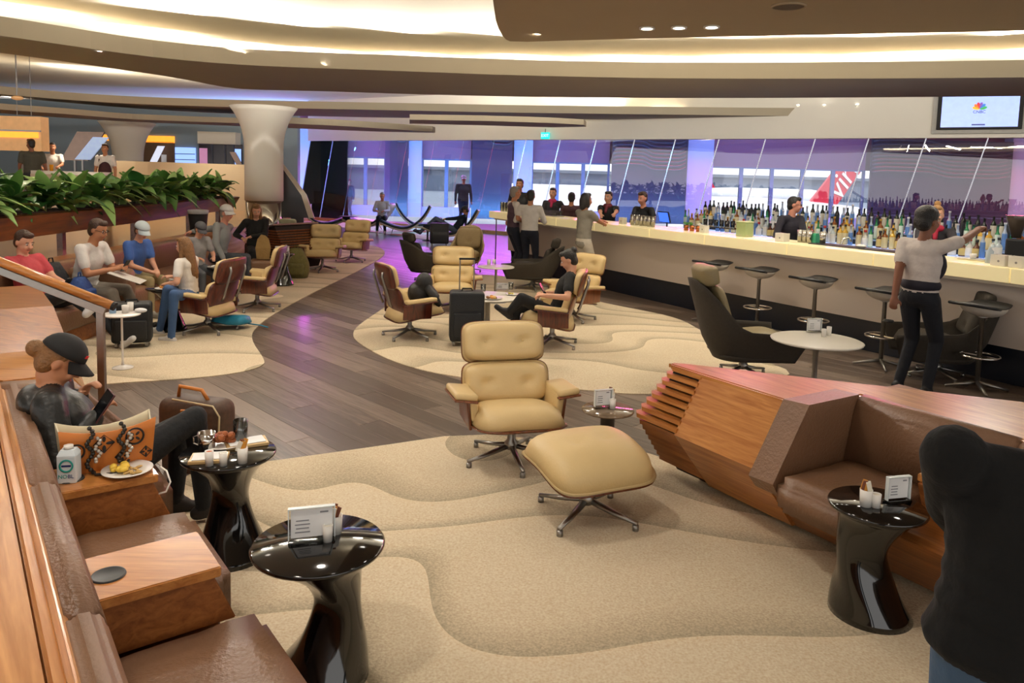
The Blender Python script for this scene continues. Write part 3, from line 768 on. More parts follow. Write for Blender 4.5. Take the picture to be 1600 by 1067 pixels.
# things on the bar top and in the bartenders' well
def on_bar(u, n=7.95, z=BAR_Z): return BP(bar_s(u, n, z), n, z)
TIN = M('tin_metal', 'b8b4ac', .25, 1, .05)
for j, u in enumerate((988, 995, 1002, 1008, 1014, 1020)):
    o = cyl('shaker_tin', 'steel shaker tin in the row before the left bartender, %s from the left' % ('first', 'second', 'third', 'fourth', 'fifth', 'sixth')[j], 'shaker', on_bar(u, 8.02 + .02 * (j % 2)), .032, .042, .17, TIN, 'shaker tins')
for j, u in enumerate((1250, 1257, 1264, 1285)):
    o = cyl('shaker_tin', ['steel tin left of the strainer before the bartender with glasses', 'tall steel tin beside the strainer', 'steel tin right of the strainer', 'lone steel tin beside the green carton'][j], 'shaker', on_bar(u, 8.1), .032, .042, .16, TIN, 'shaker tins')
o = new_obj('bar_muddler', join([lathe_me([(0, 0), (.008, 0), (.008, .24), (.018, .25), (.02, .28), (0, .29)], 10)]), CHROME, None, on_bar(1260, 8.18), None, True); tag(o, 'steel muddler standing among the tins by the bartender with glasses', 'bar tool')
def holder(u, n, label, w=.10, h=.11):
    p_ = on_bar(u, n); t = thing('napkin_caddy', label, 'napkin caddy', p_, math.atan2(BU.y, BU.x), 'white napkin caddies')
    part('tray', box_me(w, w * .9, .012, (0, 0, .006), .003, 1), WHITE, t)
    for s_ in (-1, 1): part('side', box_me(.008, w * .9, h, (s_ * w / 2, 0, h / 2), .002, 1), WHITE, t)
    part('front', box_me(w, .008, h * .95, (0, -w * .45, h / 2), .002, 1), WHITE, t)
    part('back', box_me(w, .008, h * .95, (0, w * .45, h / 2), .002, 1), WHITE, t)
    part('napkins', box_me(w * .85, w * .75, h * .8, (0, 0, h * .45), .004, 1), CERAM, t)
    part('emblem', lathe_me([(0, 0), (.011, 0), (.011, .002), (0, .002)], 12), STEEL, t, loc=(.01, -w * .45 - .004, h * .45), rot=(R(90), 0, 0))
holder(973, 7.98, 'white napkin caddy at the woman bartender'); holder(1100, 7.98, 'white napkin caddy beside the mint and garnish')
holder(1222, 7.92, 'white napkin caddy before the bartender with glasses', .13); holder(1563, 7.85, 'white napkin caddy near the right end of the bar', .13); holder(1590, 7.85, 'white napkin caddy at the frame edge of the bar', .12)
# green drink dispenser, garnish pots, trays, register
t = thing('juice_dispenser', 'pale green plastic juice bin standing on the bar', 'container', on_bar(1163, 8.05), math.atan2(BU.y, BU.x))
LG = glassy('green_plastic', (.70, .82, .52), .08, .1)
part('bin', box_me(.17, .16, .20, (0, 0, .10), .01), M('green_tint', 'b9c98a', .3, alpha=.75), t); part('rim', box_me(.185, .175, .014, (0, 0, .205), .004), M('green_rim', 'cfdca8', .4), t); part('handle', box_me(.06, .02, .012, (0, .09, .215), .004), M('green_rim', None), t)
t = thing('green_carton', 'green juice carton among the tins by the bartender with glasses', 'carton', on_bar(1275, 8.15), .3)
part('body', box_me(.08, .07, .13, (0, 0, .065), .004), M('carton_green', '3ea27c', .5), t); part('cap', lathe_me([(0, .13), (.015, .13), (.015, .15), (0, .15)], 10), CERAM, t)
for u, lab, lc in ((1072, 'copper mug of mint on the bar, left one', '3f7a3a'), (1081, 'copper mug of mint on the bar, middle one', '4d8a3c'), (1091, 'copper mug with pale garnish on the bar', 'dcd6c6')):
    t = thing('copper_mug', lab, 'mug', on_bar(u, 8.02), 0, 'copper mugs')
    part('cup', lathe_me([(0, 0), (.033, 0), (.038, .085), (.034, .085), (.03, .006), (0, .006)], 16), M('copper', 'a8643c', .25, 1), t, True)
    part('handle', tube_me([(.036, 0, .07), (.06, 0, .06), (.06, 0, .03), (.035, 0, .02)], .004, 6), M('copper', None), t)
    part('garnish', join([ell_me((rb.uniform(-.03, .03), rb.uniform(-.03, .03), .095 + rb.random() * .03), (.022, .018, .014), None, 8, 5) for _ in range(7)]), M('garnish_' + lc, lc, .6), t)
t = thing('bar_register', 'blue-lit touchscreen register beside the left bartender', 'register', BP(bar_s(1042, 9.9, 1.05), 9.9, .98), math.atan2(BU.y, BU.x) + PI)
part('stand', lathe_me([(.07, 0), (.07, .01), (.015, .02), (.015, .15)], 14), BLACK, t)
part('casing', box_me(.30, .03, .22, (0, 0, .24), .01), BLACK, t, rot=(R(-18), 0, 0)); part('screen', box_me(.27, .004, .19, (0, .018, .24)), M('screen_blue', '3a62c8', .3, emit='4a7aff', estr=1.2), t, rot=(R(-18), 0, 0))
part('pedestal', box_me(.3, .3, .98, (0, 0, -.49)), M('back_bar_dark', None), t)
t = thing('ice_well', 'dark steel well with ice bin behind the bar top', 'ice well', BP(bar_s(1130, 8.6, .86), 8.6, .86), math.atan2(BU.y, BU.x))
part('bin', box_me(.8, .36, .22, (0, 0, .11), .01), M('well_dark', '1b2026', .4), t); part('rim', box_me(.84, .4, .02, (0, 0, .225), .004), STEEL, t); part('ice', box_me(.72, .28, .03, (0, 0, .235), .01), M('ice', 'dfe6ea', .2, bump=.8, bscale=60), t)
t = thing('glass_rack', 'clear rack of glassware behind the bar top, left of the bartender with glasses', 'glass rack', BP(bar_s(1130, 9.0, .9), 9.0, .86), math.atan2(BU.y, BU.x))
for z_ in (.16, .32): part('shelf', box_me(1.0, .26, .012, (0, 0, z_)), CLEAR, t)
for x_ in (-.49, .49): part('side', box_me(.012, .26, .34, (x_, 0, .17)), M('rack_white', 'e3e3e0', .4), t)
for j in range(8): cyl('tumbler', 'clear tumbler on the rack behind the bar, %s from the left' % ('first', 'second', 'third', 'fourth', 'fifth', 'sixth', 'seventh', 'eighth')[j], 'glass', BP(bar_s(1130, 9.0, .9) - .42 + j * .12, 9.0, 1.195), .03, .036, .1, GLASS, 'tumblers on the rack', 12)
for j in range(7):
    cyl('water_glass', 'clear stacked water glass at the left end of the bar, number %d' % (j + 1), 'glass', on_bar(784 + 4.5 * (j % 4), 7.9 + .1 * (j // 4)), .03, .036, .19, GLASS, 'glasses at the bar end', 12)
t = thing('glass_tray', 'silver tray of glasses in front of the woman with the red scarf', 'tray', on_bar(864, 8.0), math.atan2(BU.y, BU.x))
part('tray', box_me(.42, .24, .02, (0, 0, .01), .006), TIN, t)
for j in range(10): part('tumbler', lathe_me([(.028, .02), (.034, .11), (.03, .11), (.025, .028)], 10), GLASS, t, True, loc=(-.17 + .083 * (j % 5), -.06 + .12 * (j // 5), 0))
for u, w_, lab in ((930, .2, 'white menu sheet lying on the bar by the woman in grey'), (1185, .34, 'white paper menu lying on the bar, right of the green bin'), (880, .2, 'white sheet on the bar near the glass tray')):
    p_ = on_bar(u, 7.86); o = new_obj('menu_sheet', box_me(w_, .18, .004, (0, 0, .003)), M('paper', 'f6f6f4', .8), None, p_, (0, 0, math.atan2(BU.y, BU.x))); tag(o, lab, 'menu', 'paper menus on the bar')
t = thing('bar_mat', 'black rubber bar mat with a folded cloth, before the waiter', 'bar mat', on_bar(1345, 8.12), math.atan2(BU.y, BU.x))
part('mat', box_me(1.3, .26, .012, (0, 0, .006), .004), BLACK, t); part('cloth', ell_me((0, 0, .03), (.07, .04, .02)), CERAM, t, True)
t = thing('soda_tap', 'chrome curved tap behind the bar by the waiter', 'tap', BP(bar_s(1312, 8.5, 1), 8.5, .86))
part('spout', tube_me([(0, 0, 0), (0, 0, .28), (.03, 0, .36), (.1, 0, .38), (.14, 0, .33)], .014, 8), CHROME, t, True); part('base', lathe_me([(0, 0), (.035, 0), (.03, .03), (0, .03)], 14), CHROME, t)
t = thing('coffee_grinder', 'coffee grinder with smoky hopper at the right end of the bar', 'coffee grinder', BP(bar_s(1586, 9.6, 1.2), 9.6, .98), 1)
part('hopper', lathe_me([(.05, .36), (.115, .58), (.12, .60), (0, .60)], 18), M('smoky_plastic', '4a4038', .2), t, True); part('lid', lathe_me([(.125, .60), (.125, .625), (0, .63)], 18), M('smoky_plastic', None), t); part('body', box_me(.16, .2, .34, (0, 0, .18), .02), BLACK, t)
part('display', box_me(.08, .006, .05, (0, -.103, .27)), M('screen_blue', None), t); part('pedestal', box_me(.5, .35, .98, (0, 0, -.49)), M('back_bar_dark', None), t)
t = thing('hand_sanitizer', 'clear pump bottle on the bar near the right end', 'pump bottle', on_bar(1545, 8.0))
part('body', lathe_me([(0, 0), (.035, 0), (.036, .12), (.014, .145), (.014, .16), (0, .16)], 14), M('clear_blue', 'c5d6e6', .15, alpha=.7), t, True); part('pump', tube_me([(0, 0, .16), (0, 0, .2), (.04, 0, .2)], .006, 6), CERAM, t)
for j, u in enumerate((1505, 1520, 1536)):
    t = thing('small_plate', ['white plate on the bar mat right of the waiter', 'second white plate with a cup, right of the waiter', 'white plate beside the pump bottle'][j], 'plate', on_bar(u, 8.12), 0, 'plates at the bar')
    part('dish', lathe_me([(0, .004), (.05, .004), (.085, .016), (.085, .02), (.05, .009), (0, .009)], 24), CERAM, t, True)
    if j == 1: part('cup', lathe_me([(0, .01), (.025, .01), (.035, .07), (.031, .07), (.022, .016), (0, .016)], 16), CERAM, t, True)
# bar stools
def stool(label, x, y, rz):
    t = thing('bar_stool', label, 'stool', (x, y, 0), rz, 'bar stools')
    rings = []
    for q_ in range(8):
        th_ = q_ / 7 * PI / 2; rr_ = math.sin(th_) * .98 + .02
        rings.append([(.205 * rr_ * math.cos(a), .175 * rr_ * math.sin(a), .80 - .10 * math.cos(th_) + (.02 * math.sin(a) ** 2) * rr_) for a in [2 * PI * k_ / 24 for k_ in range(24)]])
    part('seat_shell', loft_me(rings), M('stool_grey', 'c9c3b8', .4), t, True)
    pad = []
    for f in np.linspace(0, 1, 9):
        y_ = -.175 + .35 * f; w_ = .205 * (1 - .18 * (2 * f - 1) ** 2); z_ = .803 + .025 * (2 * f - 1) ** 2
        pad.append([(w_ * math.cos(a), y_, z_ + .016 * math.sin(a)) for a in [2 * PI * k_ / 16 for k_ in range(16)]])
    part('seat_pad', loft_me(pad), M('stool_black_leather', '16171b', .4), t, True)
    part('back_lip', tube_me([(-.20, -.10, .81), (-.21, -.20, .825), (0, -.225, .83), (.21, -.20, .825), (.20, -.10, .81)], .016, 8), M('stool_black_leather', None), t, True)
    part('post', lathe_me([(.022, .06), (.022, .69), (.05, .705), (0, .71)], 14), STEEL, t, True)
    part('foot_ring', tube_me([(.17 * math.cos(a), .17 * math.sin(a), .33) for a in [2 * PI * k_ / 24 for k_ in range(24)]], .011, 8, True), CHROME, t, True)
    part('ring_arm', box_me(.34, .014, .012, (0, 0, .33)), CHROME, t)
    for k_ in range(4):
        a = PI / 2 * k_ + PI / 4
        part('leg', tube_me([(0, 0, .075), (.13 * math.cos(a), .13 * math.sin(a), .045), (.27 * math.cos(a), .27 * math.sin(a), .016)], [.02, .017, .012], 8), STEEL, t, True)
    return t
bang = math.atan2(BN.y, BN.x) - PI / 2
st = stool('bar stool farthest from the waiter, left of the row', P(1117, 412, .80).x, P(1117, 412, .80).y, bang)
for u, v, lab in ((1187, 423, 'second bar stool in the row at the bar front'), (1275, 438, 'third bar stool in the row, behind the white round table'), (1384, 456, 'bar stool half hidden behind the waiter'), (1537, 479, 'bar stool nearest the frame edge, right of the waiter')):
    p_ = P(u, v, .80); dup(st, lab, (p_.x, p_.y, 0), bang)

# ------------------------------------------------------------ television, exit sign
s_tv = 8.05
tvp = GL(s_tv, -.1)
def gl_s(u):
    lo, hi = -14., 14.
    for _ in range(40):
        m_ = (lo + hi) / 2; g_ = GL(m_, -.05); c = CAM_ROT.transposed() @ (Vector((g_.x, g_.y, 3.4)) - Vector((0, 0, CAM_H))); uu = 800 + F_PX * c.x / -c.z
        if uu < u: lo = m_
        else: hi = m_
    return (lo + hi) / 2
tc_ = GL(gl_s(1529), -.12); dist = tc_.y; tvw = 104 / F_PX * dist / .92; 
ztv = D(1529, 172, tc_.y).z; tvh = tvw * .52
ga = math.atan2(GD.y, GD.x)
t = thing('television', 'wall television showing a pale blue channel logo screen', 'television', (tc_.x, tc_.y, ztv), ga)
part('surround', box_me(tvw * 1.10, .05, tvh * 1.16, (-.015, .07, -.02), .004), M('tv_surround', 'a9a69e', .5), t)
part('casing', box_me(tvw, .07, tvh, (0, 0, 0), .008), BLACK, t)
scn = part('screen', box_me(tvw * .9, .006, tvh * .88, (0, -.037, 0)), M('tv_screen', '9fb4ee', .3, emit='8fa8f5', estr=1.0), t)
fc = ['f2b632', 'ee7b2a', 'd8343c', '7a4fb0', '3a7bd0', '3fae5a']
for j in range(6):
    a = R(165 - 30 * j); 
    part('logo_feather', xf(ell_me((0, 0, 0), (.075, .003, .035), None, 10, 6), T(.075 * math.cos(a), -.043, .02 + .08 * math.sin(a)) @ RY(-a)), M('feather_%d' % j, fc[j], .5, emit=fc[j], estr=.7), scn, label='coloured logo feather')
part('logo_text', xf(text_me('CNBC', .09, .001), T(0, -.043, -.045) @ RX(R(90))), M('logo_ink', '222a55', .6), scn)
part('ticker', box_me(.26, .002, .03, (0, -.042, -tvh * .38)), M('ticker', '5064a8', .5), scn)
ex = GL(gl_s(855), -.15); zx = D(855, 212, ex.y).z
t = thing('exit_sign', 'glowing teal exit sign hanging under the soffit', 'sign', (ex.x, ex.y, zx), ga)
part('panel', box_me(.30, .03, .2, (0, 0, 0), .006), M('exit_teal', '16b8b4', .4, emit='19d6cf', estr=1.3), t)
part('lettering', xf(text_me('EXIT', .13, .002), T(0, -.018, 0) @ RX(R(90))), M('exit_white', 'd8fffb', .4, emit='c8fff8', estr=1.6), t)
part('bracket', box_me(.02, .02, .12, (0, 0, .15)), STEEL, t)

# ------------------------------------------------------------ raised buffet area at the back left
BEIGE = M('beige_wall', 'd9c4a0', .6, 0, .04, 1.5)
bw = [D(150, 270, 19.2), D(230, 270, 19.6), D(320, 270, 20.6), D(390, 270, 21.4)]
bwp = resample([Vector((a.x, a.y)) for a in bw], 14)
struct('wall_low_curved', prism_me([(a.x, a.y) for a in bwp] + [(a.x - .05, a.y + .35) for a in reversed(bwp)], PLZ, 2.03), BEIGE, label='curved beige low wall behind the planter')
ct = thing('buffet_counter', 'white buffet counter on the raised platform', 'counter')
a_, b_ = D(40, 268, 16.6), D(152, 268, 16.2)
part('top', prism_me(smooth_poly([(a_.x, a_.y), (b_.x, b_.y), (b_.x + .05, b_.y + .7), (a_.x, a_.y + .7)], 1), 1.68, 1.75), WHITE, ct)
part('body', prism_me([(a_.x + .05, a_.y + .08), (b_.x - .25, b_.y + .08), (b_.x - .25, b_.y + .6), (a_.x + .05, a_.y + .6)], PLZ, 1.68), M('buffet_body', 'cbb9a4', .6), ct)
LWALL = 26.3
struct('wall_back_left', prism_me([(-26, LWALL), (-7.5, LWALL), (-7.5, LWALL + .3), (-26, LWALL + .3)], 0, 4.1), M('blue_grey_wall', '8c9eac', .7, 0, .05, 1), label='blue-grey back wall of the buffet area')
def lw(u, v, y=LWALL - .05): return D(u, v, y)
def wall_panel(name, label, cat, u0, v0_, u1, v1_, mat, y=LWALL - .001, th=.06, shear=0, parts=()):
    a = lw(u0, v1_, y); b = lw(u1, v0_, y)
    t = thing(name, label, cat, (a.x, y, a.z), 0)
    w_, h_ = b.x - a.x, b.z - a.z
    vs = [(0, 0, 0), (w_, 0, 0), (w_ + shear, 0, h_), (shear, 0, h_)]
    part('board', fixn(mesh([(x, -th, z) for x, _, z in vs] + [(x, 0, z) for x, _, z in vs], [(0, 1, 2, 3), (7, 6, 5, 4), (0, 4, 5, 1), (1, 5, 6, 2), (2, 6, 7, 3), (3, 7, 4, 0)])), mat, t)
    if y < LWALL - .2: part('post', box_me(.05, .05, a.z - (PLZ if a.x < -6.5 else 0), (w_ / 2, -th / 2, -(a.z - (PLZ if a.x < -6.5 else 0)) / 2)), STEEL, t)
    for nm, fx0, fz0, fx1, fz1, m_ in parts:
        part(nm, box_me(w_ * (fx1 - fx0), .03, h_ * (fz1 - fz0), (w_ * (fx0 + fx1) / 2 + shear * (fz0 + fz1) / 2, -th - .012, h_ * (fz0 + fz1) / 2)), m_, t)
    return t
ORG = M('amber_glow', 'ffb14a', .5, emit='ff9d2e', estr=1.3)
wall_panel('amber_cabinet', 'amber-lit hanging cabinet over the buffet at far left', 'cabinet', 1, 184, 76, 235, M('amber_panel', 'e2b98a', .6, emit='e0a060', estr=.25), 17.6, .3, 0, [('lit_slot', .12, .38, .95, .55, ORG), ('sill', 0, .56, 1, .6, STEEL)])
for u_ in (27, 49):
    a = D(u_, 183, 17.7); o = new_obj('hanging_rod', tube_me([(a.x, a.y, a.z - .02), (a.x, a.y, 4.6)], .008, 6), STEEL); tag(o, 'thin steel rod holding the amber cabinet, %s one' % ('left' if u_ < 40 else 'right'), 'rod', 'cabinet rods')
a = D(27, 153, 17); t = thing('pendant_disc', 'small round amber ceiling fitting at far left', 'light', (a.x, a.y, a.z)); part('disc', ell_me((0, 0, 0), (.12, .12, .05)), M('amber_panel', None), t, True); part('stem', tube_me([(0, 0, .04), (0, 0, 4.6 - a.z)], .01, 6), STEEL, t)
wall_panel('amber_niche', 'amber-lit niche left of the small column', 'niche', 148, 211, 186, 219, ORG)
wall_panel('amber_niche', 'amber-lit niche right of the small column', 'niche', 216, 213, 273, 222, ORG)
wall_panel('brown_wall_panel', 'brown panelled bay under the right amber niche', 'wall panel', 216, 222, 273, 255, M('bay_brown', '6d5038', .6), parts=[('notice', .66, .08, .80, .42, CERAM)])
wall_panel('blue_window', 'bright blue-lit window in the back left wall', 'window', 275, 231, 306, 258, M('blue_pane', '9fc0ff', .3, emit='8fb4ff', estr=1.3), parts=[('bar', 0, .30, 1, .34, FRAME), ('bar', 0, .62, 1, .66, FRAME)])
wall_panel('white_fascia', 'white fascia block above the dark shop windows', 'fascia', 318, 208, 376, 225, PLASTER, LWALL - .001, .5)
wall_panel('dark_shop_window', 'row of dark windows right of the blue window', 'window', 312, 226, 379, 260, M('shop_dark', '3a3038', .2), parts=[('mullion', .30, 0, .33, 1, FRAME), ('mullion', .60, 0, .63, 1, FRAME), ('mullion', .8, 0, .83, 1, FRAME), ('glow', .02, .05, .2, .8, M('pink_glow', 'd8a8c8', .4, emit='d890c0', estr=.5)), ('glow', .84, .05, .98, .8, M('blue_pane', None))])
wall_panel('slanted_panel', 'slanted brown mirror panel left of the small column', 'slanted panel', 97, 206, 138, 250, M('mirror_brown', '8a7264', .15, .5), 22.5, .06, .5)
wall_panel('slanted_panel', 'slanted pale blue glass panel beside the staff member in the apron', 'slanted panel', 118, 214, 141, 249, M('slant_blue', 'c3d6f2', .2, emit='a8c4f0', estr=.5), 22.2, .05, .55)
wall_panel('slanted_panel', 'white slanted light panel on the brown bay', 'slanted panel', 234, 228, 244, 255, M('slant_white', 'f0f2ff', .3, emit='dfe8ff', estr=.8), LWALL - .3, .05, .3)
wall_panel('slanted_panel', 'dark slanted panel at right edge of the dark windows', 'slanted panel', 371, 238, 380, 259, M('mirror_brown', None), LWALL - .3, .05, -.25)
# kiosk screen leaning beside the column
t = thing('leaning_kiosk', 'tall dark leaning screen kiosk right of the large column', 'kiosk', (D(468, 330, 18.6).x, 18.6, 0), .2)
vs = [(-.42, 0, .75), (.22, 0, .75), (.05, .0, 1.3), (-.72, .0, 2.42), (-.84, 0, 2.42)]
part('frame', prism_me([(a[0], a[2]) for a in vs], -.05, .05), M('kiosk_dark', '2b2a2c', .25), t, rot=(R(90), 0, 0))
part('leg', box_me(.3, .1, .76, (-.05, 0, .38)), M('kiosk_dark', None), t)
part('pale_edge', prism_me([(.22, .75), (.36, .75), (.17, 1.32), (-.68, 2.46), (-.72, 2.42), (.05, 1.3)], -.06, .06), M('pale_edge', 'c9bda8', .5), t, rot=(R(90), 0, 0))
# ------------------------------------------------------------ near-left sofa island
def LP(s, n, z=0): return Vector((-.6 * s + .8 * n, .8 * s + .6 * n, z))
def RP(s, n, z=0): return Vector((.53 * s + .848 * n, -.848 * s + .53 * n, z))
def extr(PF, prof, sa, sb, bevel=0, shift=None):
    """profile of (n, z) carried from sa to sb along an island"""
    r = [[PF(sa + (shift(z) if shift else 0), n, z) for n, z in prof], [PF(sb, n, z) for n, z in prof]]
    me = loft_me(r)
    if bevel:
        bm = bmesh.new(); bm.from_mesh(me); bmesh.ops.bevel(bm, geom=bm.edges[:], offset=bevel, segments=3, affect='EDGES'); bm.to_mesh(me); bm.free()
    return me
def cushion(PF, s0_, s1_, n0, n1, z0, z1, puff=.02, ns=14, nn=8, bev=.04):
    """soft seat block with a crowned, slightly rumpled top"""
    me = extr(PF, [(n0, z0), (n1, z0), (n1, z1), (n0, z1)], s0_, s1_)
    bm = bmesh.new(); bm.from_mesh(me)
    bmesh.ops.bevel(bm, geom=bm.edges[:], offset=bev, segments=3, affect='EDGES')
    bmesh.ops.subdivide_edges(bm, edges=[e for e in bm.edges if e.calc_length() > .15], cuts=5, use_grid_fill=True)
    rr_ = random.Random(int(s0_ * 100))
    for v in bm.verts:
        if v.co.z > z1 - .01:
            v.co.z += puff * (math.sin(v.co.x * 21 + 1) * math.sin(v.co.y * 17) * .35 + .5)
    bm.to_mesh(me); bm.free(); return me
sf = thing('sofa_island', 'brown leather banquette with wooden back ledge in the near left corner', 'sofa')
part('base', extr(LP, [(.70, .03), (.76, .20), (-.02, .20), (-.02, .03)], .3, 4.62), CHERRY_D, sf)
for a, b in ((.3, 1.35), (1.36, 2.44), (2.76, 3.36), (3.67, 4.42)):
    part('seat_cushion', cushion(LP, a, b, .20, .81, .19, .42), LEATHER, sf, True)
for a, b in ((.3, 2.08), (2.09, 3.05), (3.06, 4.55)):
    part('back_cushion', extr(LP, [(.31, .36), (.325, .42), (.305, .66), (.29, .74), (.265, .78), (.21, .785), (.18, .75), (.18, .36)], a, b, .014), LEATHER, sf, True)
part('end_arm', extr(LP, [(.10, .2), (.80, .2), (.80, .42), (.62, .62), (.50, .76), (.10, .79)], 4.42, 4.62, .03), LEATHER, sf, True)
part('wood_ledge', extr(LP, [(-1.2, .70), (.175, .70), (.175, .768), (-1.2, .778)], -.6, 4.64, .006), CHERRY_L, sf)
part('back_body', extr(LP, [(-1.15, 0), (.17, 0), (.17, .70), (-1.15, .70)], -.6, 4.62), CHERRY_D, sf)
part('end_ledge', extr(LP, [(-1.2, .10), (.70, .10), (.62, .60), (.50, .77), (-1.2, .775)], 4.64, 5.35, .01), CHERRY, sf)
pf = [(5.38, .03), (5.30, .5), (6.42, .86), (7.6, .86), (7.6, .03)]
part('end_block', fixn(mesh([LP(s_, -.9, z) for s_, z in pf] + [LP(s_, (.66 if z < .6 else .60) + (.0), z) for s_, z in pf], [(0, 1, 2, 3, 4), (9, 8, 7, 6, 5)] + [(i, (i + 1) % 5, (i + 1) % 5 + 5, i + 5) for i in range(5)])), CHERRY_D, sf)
bm = bmesh.new(); bm.from_mesh(sf.children[-1].data); bmesh.ops.bevel(bm, geom=bm.edges[:], offset=.035, segments=3, affect='EDGES'); bm.to_mesh(sf.children[-1].data); bm.free()
def console(PF, s_a, s_b, n0, n1, z, label, disc=True):
    t = thing('wood_console', label, 'console table', PF((s_a + s_b) / 2, (n0 + n1) / 2, .40), 0, 'wooden consoles on the sofas')
    c = t.location
    def L_(me): me.transform(T(-c.x, -c.y, -c.z)); return me
    part('body', L_(extr(PF, [(n0, .40), (n1 + .05, .40), (n1 - .02, z - .035), (n0, z - .035)], s_a + .012, s_b - .012, .004)), CHERRY_D, t)
    part('top', L_(extr(PF, [(n0 - .04, z - .035), (n1, z - .035), (n1, z), (n0 - .04, z)], s_a, s_b, .004)), CHERRY, t)
    if disc:
        q = PF((s_a + s_b) / 2 - .01, n0 + .04, z)
        part('charging_disc', L_(xf(lathe_me([(0, .003), (.043, .003), (.046, .005), (.05, .005), (.052, 0), (.052, -.004), (0, -.004)], 28), T(q.x, q.y, q.z))), M('charge_disc', '26282a', .45), t, True)
    return t
console(LP, 3.37, 3.66, .33, .68, .60, 'wooden console on the left sofa carrying the handbag and plate')
console(LP, 2.45, 2.75, .33, .68, .60, 'empty wooden console with charging disc on the left sofa')
# stair handrail
hp = P(157, 598, 0); 
t = thing('handrail', 'wooden stair handrail on a steel post behind the left sofa', 'handrail', (-2.74, 4.98, 0))
part('post', box_me(.05, .03, .97, (0, 0, .485), .004), STEEL, t); 
ra, rb_ = Vector((.08, 0, .97)), Vector((-1.7, -.15, 1.69))
dr = (rb_ - ra).normalized()
part('wood_rail', tube_me([ra, ra.lerp(rb_, .5), rb_], .030, 10), CHERRY, t, True)
part('steel_bar', xf(box_me((rb_ - ra).length - .1, .02, .05, (0, 0, 0), .003), T(*((ra + rb_) / 2 + Vector((0, 0, -.06)))) @ (rb_ - ra).to_track_quat('X', 'Z').to_matrix().to_4x4()), STEEL, t)
part('dark_cap', xf(lathe_me([(0, 0), (.03, 0), (.03, .02), (0, .02)], 10), T(*ra) @ dr.to_track_quat('-Z', 'Y').to_matrix().to_4x4()), BLACK, t)

# ------------------------------------------------------------ right sofa island
si = thing('sofa_island', 'cherry wood island sofa with leather alcove seat on the right', 'sofa')
BACKN = lambda s_: 3.32 + (s_ + 3.45) * (4.49 - 3.32) / (-1.91 + 3.45)
prof0 = [(3.42, .05), (3.11, .42), (3.31, .75)]
def sec(s_, nb, sh=(0, 0, 0)):
    return [RP(s_ + sh[k], n, z) for k, (n, z) in enumerate(prof0)] + [RP(s_, nb, .75), RP(s_, nb, .05)]
rA = [RP(-3.13, n, z) for n, z in prof0] + [RP(-3.13, BACKN(-3.13), .75), RP(-3.13, BACKN(-3.13), .05)]
rB = [RP(-2.52, n, z) for n, z in prof0] + [RP(-2.52, BACKN(-2.52), .75), RP(-2.52, BACKN(-2.52), .05)]
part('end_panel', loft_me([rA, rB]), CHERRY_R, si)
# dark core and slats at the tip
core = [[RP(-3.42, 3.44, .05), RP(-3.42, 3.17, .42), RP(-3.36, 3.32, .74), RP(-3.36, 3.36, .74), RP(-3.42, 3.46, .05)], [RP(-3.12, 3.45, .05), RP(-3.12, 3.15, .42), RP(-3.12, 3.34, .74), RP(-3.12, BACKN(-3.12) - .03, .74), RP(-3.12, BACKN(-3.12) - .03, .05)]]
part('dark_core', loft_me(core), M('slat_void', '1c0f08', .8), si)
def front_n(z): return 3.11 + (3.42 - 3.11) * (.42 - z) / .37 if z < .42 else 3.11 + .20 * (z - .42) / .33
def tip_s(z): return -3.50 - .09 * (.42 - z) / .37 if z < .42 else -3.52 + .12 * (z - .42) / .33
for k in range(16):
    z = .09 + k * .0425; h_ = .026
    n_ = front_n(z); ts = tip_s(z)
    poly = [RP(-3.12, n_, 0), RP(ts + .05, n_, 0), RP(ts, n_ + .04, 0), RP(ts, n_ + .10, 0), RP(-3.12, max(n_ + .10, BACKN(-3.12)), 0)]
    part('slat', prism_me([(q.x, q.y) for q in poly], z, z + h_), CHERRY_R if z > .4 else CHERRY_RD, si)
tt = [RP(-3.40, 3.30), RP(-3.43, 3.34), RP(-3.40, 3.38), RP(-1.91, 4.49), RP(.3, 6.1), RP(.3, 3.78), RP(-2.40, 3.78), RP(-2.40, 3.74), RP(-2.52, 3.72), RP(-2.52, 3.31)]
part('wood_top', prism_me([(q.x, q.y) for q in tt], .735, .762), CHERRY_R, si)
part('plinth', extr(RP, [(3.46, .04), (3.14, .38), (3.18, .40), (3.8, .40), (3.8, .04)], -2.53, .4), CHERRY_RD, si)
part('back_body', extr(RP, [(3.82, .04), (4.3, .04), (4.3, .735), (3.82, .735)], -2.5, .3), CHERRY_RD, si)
part('toe_kick', extr(RP, [(3.52, 0), (3.9, 0), (3.9, .05), (3.52, .05)], -3.3, .4), BLACK, si)
part('leather_arm', loft_me([[RP(-2.535, n, z) for n, z in ((3.06, .40), (3.30, .77), (3.74, .77), (3.74, .36), (3.12, .33))], [RP(-2.39, n, z) for n, z in ((3.07, .40), (3.32, .775), (3.74, .775), (3.74, .36), (3.12, .33))]]), LEATHER, si, False)
bm = bmesh.new(); bm.from_mesh(si.children[-1].data); bmesh.ops.bevel(bm, geom=bm.edges[:], offset=.025, segments=3, affect='EDGES'); bm.to_mesh(si.children[-1].data); bm.free()
part('seat_cushion', cushion(RP, -2.385, -1.86, 3.06, 3.66, .27, .44, .015), LEATHER, si, True)
part('seat_cushion', cushion(RP, -1.50, -.3, 3.06, 3.66, .27, .44, .015), LEATHER, si, True)
part('back_cushion', extr(RP, [(3.62, .38), (3.70, .70), (3.73, .765), (3.80, .775), (3.84, .74), (3.84, .38)], -2.40, -1.60, .015), LEATHER, si, True)
